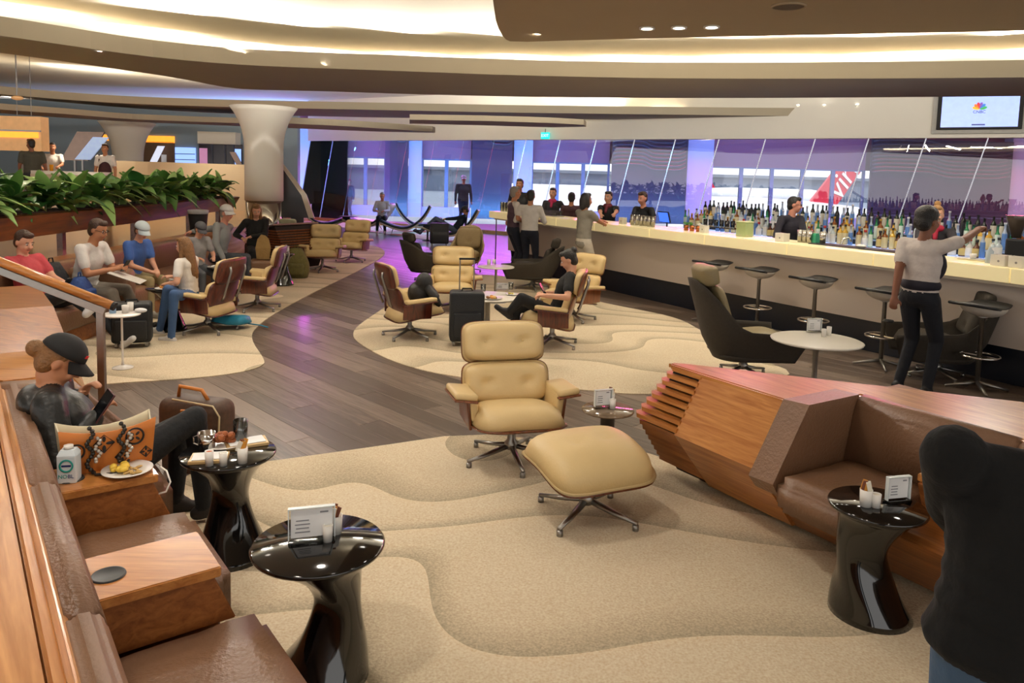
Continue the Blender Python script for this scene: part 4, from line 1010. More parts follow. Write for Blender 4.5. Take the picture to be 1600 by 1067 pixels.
part('back_cushion', extr(RP, [(3.62, .38), (3.70, .70), (3.73, .765), (3.80, .775), (3.84, .74), (3.84, .38)], -1.595, -.3, .015), LEATHER, si, True)
console(RP, -1.84, -1.52, 3.68, 3.37, .60, 'wooden console on the right sofa beside the person in black', False)

# ------------------------------------------------------------ seating at the back left: banquette along the platform
bq = thing('sofa_island', 'dark brown leather banquette along the raised platform where the men sit', 'sofa')
part('seat_cushion', box_me(.68, 1.9, .24, (-4.88, 7.75, .30), .05, 3), LEATHER, bq, True)
part('seat_cushion', box_me(.68, 3.6, .24, (-4.88, 10.75, .30), .05, 3), LEATHER, bq, True)
part('base', box_me(.6, 5.8, .18, (-4.92, 9.7, .09)), CHERRY_D, bq)
part('backrest', box_me(.16, 6.0, .42, (-5.24, 9.7, .58), .05, 3), LEATHER, bq, True)
part('divider_arm', box_me(.78, .22, .40, (-4.85, 8.82, .50), .07, 4), LEATHER, bq, True)
part('ledge', box_me(.30, 6.2, .03, (-5.42, 9.7, .765), .008), CHERRY, bq)
sl = thing('slatted_island_end', 'slatted wooden island end beside the large column', 'sofa end', (-4.45, 14.6, 0), R(-32))
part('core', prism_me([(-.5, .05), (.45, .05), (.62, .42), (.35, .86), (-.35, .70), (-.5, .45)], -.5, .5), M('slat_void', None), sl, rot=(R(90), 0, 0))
for k in range(11):
    z = .30 + k * .047
    x1 = .50 + (.62 - .50) * (z - .05) / .37 if z < .42 else .62 - .27 * (z - .42) / .44
    part('slat', box_me(x1 + .46, 1.06, .028, ((x1 - .46) / 2 + .02, 0, z), .004, 1), WALNUT, sl)
part('top_cap', fixn(mesh([(-.42, -.56, .69), (.38, -.56, .88), (.38, .56, .88), (-.42, .56, .69), (-.42, -.56, .72), (.38, -.56, .91), (.38, .56, .91), (-.42, .56, .72)], [(0, 1, 2, 3), (7, 6, 5, 4), (0, 4, 5, 1), (1, 5, 6, 2), (2, 6, 7, 3), (3, 7, 4, 0)])), M('lilac_wood', '9a7a74', .3), sl)

# ------------------------------------------------------------ lounge chairs
def facing(dx, dy): return math.atan2(-dx, dy)
def star_base(t, nleg, r, mat, zh, a0=0):
    part('hub', lathe_me([(.03, .07), (.045, .08), (.045, .12), (.028, .14), (.028, zh), (.07, zh + .02), (0, zh + .02)], 16), mat, t, True)
    for k in range(nleg):
        a = a0 + 2 * PI * k / nleg; c, s_ = math.cos(a), math.sin(a)
        lg = part('leg', tube_me([(.02 * c, .02 * s_, .095), (r * .55 * c, r * .55 * s_, .062), (r * c, r * s_, .042)], [.024, .020, .014], 8, False, .7), mat, t, True)
        part('glide', lathe_me([(0, 0), (.018, 0), (.018, .03), (0, .032)], 10), mat, lg, True, (r * .97 * c, r * .97 * s_, 0))
DMP = [(-.48, .02, .05), (.48, .02, .05)]
def shell_parts(t, shell_mat, cush=CREAM):
    seatM = T(0, .05, .285) @ RX(R(9)) @ RX(R(90))
    part('seat_cushion', xf(pad_me(.60, .60, .115, .35, 16, -.008, -.028), seatM @ T(0, .015, 0)), cush, t, True)
    part('seat_shell', xf(pad_me(.628, .628, .004, .35, 16, .006, -.012, (), 7), seatM @ T(0, -.012, 0)), shell_mat, t, True)
    bM = T(0, -.20, .47) @ RX(R(17))
    part('back_cushion', xf(pad_me(.59, .285, .085, .3, 16, .025, 0, DMP), bM), cush, t, True)
    part('back_shell', xf(pad_me(.625, .32, .002, .4, 16, .03, 0, (), 12), bM @ T(0, -.022, 0)), shell_mat, t, True)
    part('back_piping', xf(pad_me(.612, .308, .006, .4, 16, .03, 0, (), 1.2), bM @ T(0, -.012, 0)), cush, t, True)
    hM = T(0, -.31, .735) @ RX(R(14))
    hc = part('headrest_cushion', xf(pad_me(.57, .272, .075, .32, 16, .022, 0, DMP), hM), cush, t, True)
    for sx in (-1, 1):
        q = hM @ Vector((sx * .137, .045, .003)); part('button', ell_me(q, (.009, .006, .009), None, 8, 6), cush, hc, True)
    part('headrest_shell', xf(pad_me(.60, .30, .002, .42, 16, .028, 0, (), 12), hM @ T(0, -.022, 0)), shell_mat, t, True)
    part('headrest_piping', xf(pad_me(.59, .292, .006, .42, 16, .028, 0, (), 1.2), hM @ T(0, -.012, 0)), cush, t, True)
    for sx in (-1, 1):
        part('back_strut', tube_me([(sx * .15, -.275, .40), (sx * .15, -.30, .44), (sx * .15, -.395, .74), (sx * .15, -.385, .79)], .014, 8), STEEL, t, True)
        ar = part('armrest', join([xf(box_me(.15, .36, .045, (0, 0, 0), .018, 3), T(sx * .345, -.01, .475) @ RY(sx * R(-7)) @ RX(R(4))), xf(box_me(.055, .33, .17, (0, 0, 0), .02, 3), T(sx * .288, -.02, .40) @ RY(sx * R(6)))]), cush, t, True)
        part('arm_shell', join([xf(box_me(.156, .375, .014, (0, 0, 0), .005, 2), T(sx * .347, -.01, .447) @ RY(sx * R(-7)) @ RX(R(4))), xf(box_me(.02, .34, .2, (0, 0, 0), .006, 2), T(sx * .318, -.03, .36) @ RY(sx * R(6)))]), shell_mat, ar, True)
def lounge_chair(label, loc, rz, shell_mat=WALNUT, legs=5):
    t = thing('lounge_chair', label, 'armchair', loc, rz, 'moulded plywood lounge chairs')
    shell_parts(t, shell_mat); star_base(t, legs, .33, STEEL, .24, .3)
    return t
mc = P(795, 722, 0)
ch = lounge_chair('cream leather lounge chair with headrest, nearest the camera beside the ottoman', (.03, 4.93, CZ), facing(.26, -1), WALNUT)
ot = thing('ottoman', 'cream leather ottoman on a chrome four-star base in the foreground', 'ottoman', (.46, 4.10, CZ), facing(.42, -.9))
oM = T(0, 0, .345) @ RX(R(-7)) @ RX(R(90))
part('cushion', xf(pad_me(.64, .56, .12, .32, 18, -.012, -.055, [(-.3, -.05, .05), (.3, -.05, .05)], .25, .25), oM), CREAM, ot, True)
part('shell', xf(pad_me(.65, .57, .004, .34, 18, -.008, -.052, (), 8), oM @ T(0, -.018, 0)), WALNUT, ot, True)
part('piping', xf(pad_me(.66, .58, .012, .33, 18, -.010, -.050, (), 1), oM @ T(0, -.004, 0)), CREAM, ot, True)
star_base(ot, 4, .31, STEEL, .27, .55)
ROSEC = lounge_chair('lounge chair with dark rosewood back and long-haired girl sitting in it', (P(318, 518).x + .05, P(318, 518).y, CZ), facing(-1, .18), ROSE)
p_ = P(402, 484); dup(ROSEC, 'rosewood-backed lounge chair behind the one the girl sits in', (p_.x, p_.y, CZ), facing(-1, -.1))
p_ = P(640, 527); dup(ROSEC, 'rosewood-backed lounge chair at the left of the white oval table', (p_.x, p_.y, CZ), facing(.82, .45))
p_ = P(706, 486); dup(ch, 'cream lounge chair behind the oval table, facing the camera', (p_.x, p_.y, CZ), facing(.05, -1))
p_ = P(862, 540); dup(ROSEC, 'lounge chair with wooden side in which the person in black sits', (p_.x, p_.y, CZ), facing(-.93, .12))
for o in bpy.data.objects:
    if o.parent and o.parent.get('label') == 'lounge chair with wooden side in which the person in black sits' and o.data.materials and o.data.materials[0] == ROSE:
        o.data = o.data.copy(); o.data.materials[0] = WALNUT
p_ = P(893, 500); dup(ch, 'cream lounge chair behind the seated person in black', (p_.x, p_.y, CZ), facing(-.75, -.66))
p_ = P(504, 424); dup(ch, 'cream lounge chair beside the green backpack, facing the camera', (p_.x, p_.y, CZ), facing(.05, -1))
p_ = P(549, 409); dup(ch, 'tan lounge chair just behind the one at the backpack', (p_.x, p_.y, CZ), facing(-.25, -1))

# high-backed shell chairs
def shell_chair(label, loc, rz, inner=OLIVEL, outer=CHAR, bh=.47):
    t = thing('shell_armchair', label, 'armchair', loc, rz, 'high shell armchairs')
    vs, fs = [], []; N = 33; Mz = 9
    for side in (0, 1):
        for i in range(N):
            f = i / (N - 1) * 2 - 1            # -1 left arm front .. 0 back .. 1 right arm front
            a = abs(f)
            if a < .45: q = a / .45; ang = q * PI / 2; x = .30 * math.sin(ang); y = -.12 - .24 * math.cos(ang)
            else: q = (a - .45) / .55; x = .30 + .05 * q; y = -.12 + .58 * q
            x *= (1 if f >= 0 else -1)
            top = .50 + bh * max(0, 1 - (a / .52) ** 2.2) if a < .52 else .50 - .04 * (a - .52) / .48
            for j in range(Mz):
                g = j / (Mz - 1); z = .19 + (top - .19) * g
                hgt = (z - .19)
                sc_ = .80 + .20 * min(1, hgt / .22) 
                yy = y * (.85 + .15 * min(1, hgt / .2)) - (.30 * hgt if a < .5 else .30 * hgt * max(0, 1 - (a - .5) / .25))
                xx = x * sc_ * (1 + .12 * g * (1 if a > .45 else 0)) * (1 - (.12 * max(0, hgt - .35) if a < .45 else 0))
                th = .03 * side
                nx, ny = x / (math.hypot(x, y + .1) + 1e-6), (y + .1) / (math.hypot(x, y + .1) + 1e-6)
                vs.append((xx - nx * th, yy - ny * th, z))
    K = N * Mz
    for i in range(N - 1):
        for j in range(Mz - 1):
            a = i * Mz + j; fs.append((a, a + Mz, a + Mz + 1, a + 1)); fs.append((K + a, K + a + 1, K + a + Mz + 1, K + a + Mz))
        t0 = i * Mz + Mz - 1; fs.append((t0, t0 + Mz, K + t0 + Mz, K + t0)); b0 = i * Mz; fs.append((b0, K + b0, K + b0 + Mz, b0 + Mz))
    for i in (0, N - 1):
        for j in range(Mz - 1):
            a = i * Mz + j; fs.append((a, a + 1, K + a + 1, K + a))
    sh = part('shell', fixn(mesh(vs, fs)), outer, t, True)
    part('shell_bottom', xf(pad_me(.56, .66, .02, .5, 12, .03, .03, (), 2), T(0, .02, .20) @ RX(R(90))), outer, t, True)
    part('seat_cushion', xf(pad_me(.54, .60, .13, .35, 14, -.005, -.02), T(0, .09, .33) @ RX(R(6)) @ RX(R(90))), inner, t, True)
    part('back_cushion', xf(pad_me(.50, .50 - (.47 - bh), .08, .4, 14, .03, 0, [(0, -.4, .06)]), T(0, -.335 + (.47 - bh) * .17, .68 - (.47 - bh) * .5) @ RX(R(19))), inner, t, True)
    if bh > .4: part('headrest', xf(pad_me(.44, .20, .09, .6, 12, .02, 0, (), .9), T(0, -.45, 1.0) @ RX(R(12))), inner, t, True)
    else: part('headrest', xf(pad_me(.42, .17, .06, .3, 12, .03, 0, (), .8), T(0, -.40, .80) @ RX(R(14))), outer, t, True)
    star_base(t, 4, .30, STEEL, .18, .4)
    return t
p_ = P(1160, 588); sc1 = shell_chair('dark shell armchair with olive leather seat left of the round white table', (p_.x, p_.y, CZ), facing(1, .12))
DK = shell_chair('dark charcoal shell armchair behind the waiter', (P(1462, 588).x, P(1462, 588).y, 0), facing(-1, .30), CHAR, CHAR, .26)
p_ = P(832, 452); dup(DK, 'charcoal shell armchair right of the small white table before the bar staff', (p_.x, p_.y, 0), facing(-1, .25))
p_ = P(668, 440); dup(DK, 'charcoal shell armchair at left of the tan shell chair', (p_.x, p_.y, 0), facing(.75, .5))
shell_chair('tan shell armchair facing the camera behind the middle lounge chair', (P(728, 425).x, P(728, 425).y, 0), facing(-.1, -1), TAN, TAN, .40)
o_ = shell_chair('pale green shell chair behind the slatted island end', (D(463, 365, 16.4).x, 16.4, 0), facing(.2, .9), M('pale_green_fabric', 'a3a58a', .8), M('pale_green_fabric', None), .26)

# ------------------------------------------------------------ tables
def pedestal(label, x, y, z0, h, r, top_m, stem_m, rb_=.2, rs=.02, th=.018, cat='table', name='pedestal_table', ell=1.0, rz=0, group=None):
    t = thing(name, label, cat, (x, y, z0), rz, group)
    tp = lathe_me([(0, h), (r * .96, h), (r, h - th * .4), (r * .985, h - th), (0, h - th)], 40); tp.transform(Matrix.Diagonal((1, ell, 1, 1)))
    part('table_top', tp, top_m, t, True)
    part('stem', lathe_me([(rs * 1.6, .02), (rs, .06), (rs, h - th - .03), (rs * 2.2, h - th)], 16), stem_m, t, True)
    part('foot', lathe_me([(0, 0), (rb_, 0), (rb_, .008), (rs * 2.5, .028), (0, .03)], 32), stem_m, t, True)
    return t
q = P(190, 491, .52); pedestal('small white tulip table beside the black suitcase, left', q.x, q.y, CZ, .52, .165, CERAM, CERAM, .092, .010, .014, group='white pedestal tables')
q = P(762, 463, .44); pedestal('white oval table between the middle lounge chairs', q.x, q.y, CZ, .44, .46, WHITE, STEEL, .22, .035, .02, ell=.85, group='white pedestal tables')
q = P(775, 416, .55); pedestal('small white round table before the bar staff', q.x, q.y, 0, .55, .28, WHITE, STEEL, .18, .02, group='white pedestal tables')
q = P(1276, 530, .56); pedestal('white round table between the two shell chairs near the bar', q.x, q.y, 0, .56, .385, WHITE, STEEL, .2, .022, group='white pedestal tables')
q = P(950, 638, .47); tb = pedestal('small round table with brown marbled top beside the cream chair', q.x, q.y, 0, .47, .165, M('brown_marble', '7d6a55', .12, 0, .45, 14, coat=.5), M('dark_bronze', '2a221c', .4), .12, .045, .016, 'side table', 'side_table')
def twist_table(label, x, y, r, h, dirx, diry, z0=CZ, rb_=.19, waist=.085):
    t = thing('twist_table', label, 'side table', (x, y, z0), 0, 'black lacquer twisted tables')
    part('table_top', lathe_me([(0, h), (r * .97, h), (r, h - .008), (r * .985, h - .018), (r * .8, h - .026), (0, h - .026)], 48), BLACKG, t, True)
    rings = []
    for k in range(22):
        f = k / 21; z = (h - .02) * f
        rr_ = waist + (rb_ - waist) * max(0, 1 - f / .62) ** 1.6 + (r * .88 - waist) * max(0, (f - .55) / .45) ** 2.2
        off = (rb_ - rr_) * (.8 if f < .62 else .8 * (1 - ((f - .62) / .38) ** 2))
        cx, cy = dirx * off, diry * off
        tw = f * 2.2
        ring = []
        for m_ in range(40):
            a = 2 * PI * m_ / 40; fl = 1 + .075 * math.sin(3 * (a + tw)) * (1 - f) * f * 4
            ring.append((cx + rr_ * fl * math.cos(a), cy + rr_ * fl * math.sin(a), z))
        rings.append(ring)
    part('twisted_base', loft_me(rings), BLACKG, t, True)
    return t
qa = P(485, 850, .52); qb = P(357, 708, .52); qc = P(1371, 790, .50)
TA = twist_table('black lacquer twisted table in the near foreground with menu stand', qa.x + .03, qa.y, .245, .52, .9, .2)
TB = twist_table('black lacquer hourglass table with food beside the woman in black', qb.x, qb.y, .225, .52, .05, .3)
TC = twist_table('black lacquer twisted table before the right sofa', qc.x, qc.y, .205, .50, -.9, .2, waist=.10, rb_=.175)
q = P(265, 450, .50); TD = twist_table('black round table with dishes between the white-shirted man and the girl', q.x, q.y, .26, .5, .1, .1)
q = P(352, 418, .50); TE = twist_table('black round table with plates before the boy in grey cap', q.x, q.y, .25, .5, .1, .1)
q = P(441, 397, .52); TF = twist_table('black side table with white box beside the green backpack', q.x, q.y, .2, .52, .1, .1)

# ------------------------------------------------------------ swoop loungers far behind
def swoop(label, loc, rz):
    t = thing('swoop_lounger', label, 'lounge chair', loc, rz, 'swoop loungers')
    path = [(.75, .42), (.5, .30), (.2, .20), (-.1, .19), (-.4, .34), (-.65, .62), (-.8, .92)]
    pp = resample([Vector(a) for a in path], 16)
    def strip(w, off, th):
        rings = []
        for i, c in enumerate(pp):
            tg = (pp[min(i + 1, 15)] - pp[max(i - 1, 0)]).normalized(); nn = Vector((-tg.y, tg.x)) * -1
            if nn.y < 0: nn = -nn
            a, b = c + nn * off, c + nn * (off + th)
            rings.append([(a.x, -w, a.y), (a.x, w, a.y), (b.x, w, b.y), (b.x, -w, b.y)])
        return loft_me(rings)
    part('shell', strip(.33, -.05, .05), M('swoop_shell', 'c9bda6', .5), t, True)
    part('upholstery', strip(.32, .0, .06), M('swoop_black', '20262e', .6), t, True)
    for sx in (-1, 1):
        part('wire_leg', tube_me([(.35, sx * .1, .20), (.42, sx * .28, 0), (-.42, sx * .28, 0), (-.35, sx * .1, .22)], .012, 6), STEEL, t)
    return t
def far(u, v): q = P(u, v); return (q.x, q.y, 0)
SW = swoop('black swoop lounger left of the man in white far behind', far(575, 362), R(170))
dup(SW, 'black swoop lounger right of the man in white', far(632, 367), R(185)); dup(SW, 'black swoop lounger with the reclining man', far(703, 377), R(180))
dup(SW, 'black swoop lounger at the back beside the kiosk', far(505, 360), R(20)); dup(SW, 'black swoop lounger turned to the left of the reclining man', far(655, 362), R(10))
SMB = M('small_black_top', '15171a', .3)
SBT = pedestal('small black table between the back loungers', far(545, 362)[0], far(545, 362)[1], 0, .5, .3, SMB, SMB, .16, .03, group='small black tables')
dup(SBT, 'small black table beside the reclining man', far(668, 376)); 
# ------------------------------------------------------------ people
WORK = bpy.data.scenes.new('workbench')       # scratch scene for remeshing, removed at the end
def V(*a): return Vector(a)
def ik(a, b, l1, l2, hint):
    d = b - a; L = d.length
    if L > (l1 + l2) * .995: b = a + d * ((l1 + l2) * .995 / L); d = b - a; L = d.length
    L = max(L, abs(l1 - l2) + .02)
    x = (l1 * l1 - l2 * l2 + L * L) / (2 * L); h = math.sqrt(max(0, l1 * l1 - x * x))
    dn = d.normalized(); hv = hint - dn * hint.dot(dn)
    if hv.length < 1e-4: hv = V(0, 0, 1) - dn * dn.z
    return a + dn * x + hv.normalized() * h, b
def cap_me(a, b, ra, rb):
    a, b = Vector(a), Vector(b); d = b - a; L = max(d.length, 1e-4); q = d.to_track_quat('Z', 'Y').to_matrix().to_4x4(); n = 12
    prof = [(ra * math.cos(t), -ra * math.sin(t)) for t in (PI / 2, PI / 3, PI / 6, 0)] + [(rb * math.cos(t), L + rb * math.sin(t)) for t in (0, PI / 6, PI / 3, PI / 2)]
    prof[0] = (0, -ra); prof[-1] = (0, L + rb)
    me = lathe_me(prof, n); me.transform(Matrix.Translation(a) @ q); return me
def voxel_body(prims, mats, voxel, it=3, fac=.5):
    bm = bmesh.new()
    for p in prims:
        me = cap_me(p[1], p[2], p[3], p[4]) if p[0] == 'c' else ell_me(p[1], p[2], p[3], 16, 10)
        bm.from_mesh(me); bpy.data.meshes.remove(me)
    me = to_me(bm); o = bpy.data.objects.new('tmp', me); WORK.collection.objects.link(o)
    md = o.modifiers.new('r', 'REMESH'); md.mode = 'VOXEL'; md.voxel_size = voxel
    WORK.view_layers[0].update(); dg = WORK.view_layers[0].depsgraph; res = bpy.data.meshes.new_from_object(o.evaluated_get(dg))
    bpy.data.objects.remove(o); bpy.data.meshes.remove(me)
    bm = bmesh.new(); bm.from_mesh(res)
    for _ in range(it): bmesh.ops.smooth_vert(bm, verts=bm.verts, factor=fac, use_axis_x=True, use_axis_y=True, use_axis_z=True)
    bm.to_mesh(res); bm.free()
    n = len(res.polygons); c = np.zeros(n * 3); res.polygons.foreach_get('center', c); c = c.reshape(-1, 3)
    best = np.full(n, 1e9); idx = np.zeros(n, int)
    for p in prims:
        if p[0] == 'c':
            a, b = np.array(p[1]), np.array(p[2]); d = b - a; t = np.clip(((c - a) @ d) / max(1e-9, d @ d), 0, 1)
            sd = np.linalg.norm(c - a - t[:, None] * d, axis=1) - (p[3] + t * (p[4] - p[3]))
        else:
            q = c - np.array(p[1])
            if p[3] is not None: q = q @ np.array(p[3].to_3x3())
            r = np.array(p[2]); sd = (np.linalg.norm(q / r, axis=1) - 1) * r.min()
        m_ = sd < best; best[m_] = sd[m_]; idx[m_] = p[5 if p[0] == 'c' else 4]
    res.materials.clear()
    for m_ in mats: res.materials.append(m_)
    res.polygons.foreach_set('material_index', idx.astype(np.int32)); res.polygons.foreach_set('use_smooth', [True] * n)
    return res
SKINS = {'light': M('skin_light', 'd9a284', .5, 0, .05, 12), 'tan': M('skin_tan', 'b67c58', .5, 0, .05, 12), 'brown': M('skin_brown', '7c4c34', .5, 0, .05, 12), 'pink': M('skin_pink', 'd08f78', .5, 0, .05, 12)}
HAIRS = {'black': M('hair_black', '120e0d', .45, 0, .3, 40, bump=.5, bscale=90), 'brown': M('hair_brown', '3e2617', .5, 0, .3, 40, bump=.5, bscale=90), 'blond': M('hair_blond', 'a87f4c', .5, 0, .25, 40, bump=.5, bscale=90), 'grey': M('hair_grey', '8d857c', .55, 0, .2, 40, bump=.5, bscale=90), 'honey': M('hair_honey', '7d5730', .5, 0, .3, 40, bump=.5, bscale=90)}
EYEW, EYEB, LIP = M('eye_white', 'e8e4de', .3), M('eye_dark', '1d1512', .3), M('lip', 'a0584c', .5)
def person(label, base, face, k=1.0, sit=None, lean=0.0, side=0.0, twist=0.0, lh=None, rh=None, feet=None, knees=None, head=(0, 0), top='c0c0c0', bottom='20242c', shoe='14141a', skin='light', hair='brown', style='short',
           sleeve='short', vest=None, cap=None, voxel=.011, wide=1.0, glasses=False, hem=0, name='person', curl=.9, elbow=None, lap=None, scarf=None, pelvis=None, hand_dir=None, rough=.85, belt=None, bulk=1.0, lhl=None, rhl=None, hood=False, hem_cut=None):
    """base: floor point, face: heading (x, y); hands, feet and knees are world points"""
    base = Vector(base); fw = V(face[0], face[1], 0).normalized(); rt = V(fw.y, -fw.x, 0); up = V(0, 0, 1)
    top_m = M('cloth_' + top, top, rough, 0, .10, 14, bump=.35, bscale=22); bot_m = M('cloth_' + bottom, bottom, .85, 0, .12, 14, bump=.35, bscale=22); sh_m = M('shoe_' + shoe, shoe, .6)
    vest_m = M('cloth_' + vest, vest, .8, 0, .12, 14, bump=.3, bscale=22) if vest else top_m
    belt_m = M('cloth_' + belt, belt, .6) if belt else bot_m
    mats = [SKINS[skin], top_m, bot_m, sh_m, vest_m, EYEW, EYEB, LIP, HAIRS[hair], belt_m]
    SK, TP, BT, SHO, VS = 0, 1, 2, 3, 4
    pel = Vector(pelvis) if pelvis is not None else (base + up * (sit + .10 * k) if sit is not None else base + up * .93 * k)
    sp = (up * math.cos(lean) + fw * math.sin(lean) + rt * math.sin(side)).normalized()
    f2 = (fw - sp * fw.dot(sp)).normalized(); f2 = (f2 * math.cos(twist) + f2.cross(sp) * math.sin(twist)); r2 = f2.cross(sp).normalized()
    chest = pel + sp * .30 * k; neck = pel + sp * .50 * k; 
    shp = {s: pel + sp * .455 * k + r2 * s * .172 * k * wide for s in (-1, 1)}
    loc_ = lambda q: pel + fw * q[0] * k + rt * q[1] * k + up * q[2] * k
    if lhl: lh = loc_(lhl)
    if rhl: rh = loc_(rhl)
    W = wide; pr = []
    RT = Matrix((r2, f2, sp)).transposed()
    E_ = lambda c, r, m_, rot=RT: pr.append(('e', tuple(c), tuple(x * k for x in r), rot, m_))
    C_ = lambda a, b, ra, rb, m_: pr.append(('c', tuple(a), tuple(b), ra * k, rb * k, m_))
    E_(pel + sp * -.01, (.165 * W, .118 * W, .115), BT)
    E_(pel + sp * .06 * k, (.160 * W, .116 * W, .10), VS)
    E_(pel + sp * .14 * k, (.156 * W, .114 * W, .13), VS)
    E_(pel + sp * .22 * k, (.160 * W, .116 * W, .14), VS)
    E_(pel + sp * .30 * k + f2 * .01 * k, (.168 * W, .118 * W, .17), VS)
    E_(pel + sp * .40 * k - f2 * .01 * k, (.165 * W, .10, .10), VS if vest else TP)
    C_(shp[-1] - sp * .01 * k + r2 * .02 * k, shp[1] - sp * .01 * k - r2 * .02 * k, .066, .066, TP)
    if hem: E_(pel - sp * hem * k, (.172 * W, .126 * W, .10), VS)
    if hood:
        E_(neck - f2 * .085 * k - sp * .035 * k, (.15, .075, .085), TP); C_(neck - r2 * .11 * k - sp * .03 * k, neck + r2 * .11 * k - sp * .03 * k, .06, .06, TP)
    C_(neck - sp * .03 * k, neck + sp * .07 * k + f2 * .015 * k, .056, .050, SK)
    C_(neck - sp * .045 * k - r2 * .05 * k, neck - sp * .045 * k + r2 * .05 * k, .055, .055, TP)      # collar
    # legs
    hips = {s: pel + r2 * s * .088 * k - sp * .04 * k for s in (-1, 1)}
    for i, s in enumerate((-1, 1)):
        if feet is not None: ft = Vector(feet[i])
        elif sit is not None: ft = base + fw * .46 * k + rt * s * .12 * k
        else: ft = base + rt * s * .10 * k
        ank = ft + up * .085 * k
        if knees is not None and knees[i] is not None:
            kn = Vector(knees[i])
        else:
            kn, ank = ik(hips[s], ank, .435 * k, .43 * k, (up * .8 + fw) if sit is not None else fw)
        C_(hips[s], kn, .092 * W, .066, BT); C_(kn, ank, .064, .046, BT)
        toe = fw
        sh = (kn - ank).normalized(); toe = (fw - sh * fw.dot(sh)); toe = toe.normalized() if toe.length > .1 else fw
        if abs(toe.z) > .75: toe = (toe + fw).normalized()
        heel = ank - toe * .04 * k - sh * .045 * k; tip = ank + toe * .15 * k - sh * .055 * k
        C_(heel, tip, .040, .034, SHO); C_(ank - sh * .01, ank + toe * .05 * k - sh * .03 * k, .043, .04, SHO)
    # arms and hands
    hands = {}
    for s, tgt in ((-1, lh), (1, rh)):
        sh_ = shp[s]
        if tgt is None: tgt = sh_ - up * .53 * k + r2 * s * .07 * k + fw * .06 * k
        tgt = Vector(tgt); hint = (elbow[0 if s < 0 else 1] if elbow and elbow[0 if s < 0 else 1] is not None else (r2 * s * .6 - up * .8 - fw * .5)); hint = Vector(hint)
        el, wr = ik(sh_, tgt, .285 * k, .25 * k, hint)
        if sleeve == 'long':
            C_(sh_, el, .060 * bulk, .052 * bulk, TP); C_(el, wr, .052 * bulk, .040 * (bulk * .5 + .5), TP)
        else:
            m_ = sh_.lerp(el, .62); C_(sh_, m_, .063, .062, TP); C_(m_, el, .044, .040, SK); C_(el, wr, .040, .029, SK)
        f_ = (wr - el).normalized()
        if hand_dir and hand_dir[0 if s < 0 else 1] is not None: f_ = (f_ * .4 + Vector(hand_dir[0 if s < 0 else 1])).normalized()
        hd_ = wr + f_ * .05 * k
        sidev = f_.cross(up); sidev = sidev.normalized() if sidev.length > .1 else r2
        pn_ = sidev.cross(f_).normalized()
        if s > 0: pass
        palm = -pn_                                     # palm looks down by default
        rotp = Matrix((sidev, pn_, f_)).transposed()
        pr.append(('e', tuple(hd_), (.040 * k, .017 * k, .050 * k), rotp, SK)); C_(wr - f_ * .02 * k, hd_, .027, .026, SK)
        inner = sidev * (-1 if (r2.dot(sidev) * s > 0) else 1)
        for j, (o_, ln) in enumerate(((.028, .072), (.010, .082), (-.009, .076), (-.027, .060))):
            b0 = hd_ + f_ * .035 * k + inner * o_ * k
            d1 = (f_ * math.cos(curl * .5) + palm * math.sin(curl * .5)); d2 = (f_ * math.cos(curl * 1.6) + palm * math.sin(curl * 1.6))
            b1 = b0 + d1 * ln * .52 * k; b2 = b1 + d2 * ln * .48 * k
            C_(b0, b1, .0098, .0092, SK); C_(b1, b2, .0092, .008, SK)
        t0 = hd_ - f_ * .015 * k + inner * .03 * k; t1 = t0 + (f_ * .6 + inner * .7 + palm * .35).normalized() * .036 * k; t2 = t1 + (f_ * .9 + palm * .4).normalized() * .03 * k
        C_(t0, t1, .013, .011, SK); C_(t1, t2, .011, .009, SK)
        hands[s] = hd_ + f_ * .04 * k + palm * .02 * k
    # head
    hf = (fw * math.cos(head[0]) + rt * math.sin(head[0])); hu = up
    hf, hu = hf * math.cos(head[1]) - hu * math.sin(head[1]), hu * math.cos(head[1]) + hf * math.sin(head[1]); hr = hf.cross(hu).normalized()
    hc = neck + sp * .075 * k + hu * .095 * k + hf * .025 * k
    RH = Matrix((hr, hf, hu)).transposed()
    hp = lambda x, y, z: hc + (hr * x + hf * y + hu * z) * k
    H_ = lambda c, r, m_: pr.append(('e', tuple(c), tuple(x * k for x in r), RH, m_))
    H_(hp(0, -.005, .025), (.075, .093, .094), SK); H_(hp(0, .025, -.035), (.060, .070, .083), SK); H_(hp(0, .058, -.088), (.030, .026, .026), SK)
    C_(hp(0, .088, .012), hp(0, .108, -.024), .010, .015, SK)
    for s in (-1, 1):
        H_(hp(s * .075, -.005, -.01), (.011, .020, .032), SK); H_(hp(s * .032, .078, -.035), (.022, .018, .022), SK)
    C_(hc - hu * .05 * k, neck, .052, .054, SK)
    body = voxel_body(pr, mats, voxel)
    if hem_cut is not None:
        lo = pel - sp * hem_cut * k
        for p_ in body.polygons:
            up_ = (p_.center - lo).dot(sp) > 0
            if p_.material_index == BT and up_: p_.material_index = VS
            elif p_.material_index == VS and not up_: p_.material_index = BT
    bm = bmesh.new(); bm.from_mesh(body)
    def add_small(me, mi):
        n0 = len(bm.faces); bm.from_mesh(me); bm.faces.ensure_lookup_table()
        for f in bm.faces[n0:]: f.material_index = mi; f.smooth = True
        bpy.data.meshes.remove(me)
    for s in (-1, 1):
        add_small(ell_me(hp(s * .031, .083, .006), (.0135 * k, .008 * k, .0075 * k), RH, 10, 6), 5); add_small(ell_me(hp(s * .031, .0895, .006), (.0065 * k, .004 * k, .0065 * k), RH, 8, 6), 6)
        add_small(ell_me(hp(s * .032, .086, .026), (.020 * k, .007 * k, .0045 * k), RH, 8, 5), 8)
    add_small(ell_me(hp(0, .090, -.058), (.023 * k, .010 * k, .0075 * k), RH, 10, 6), 7)
    bm.to_mesh(body); bm.free()
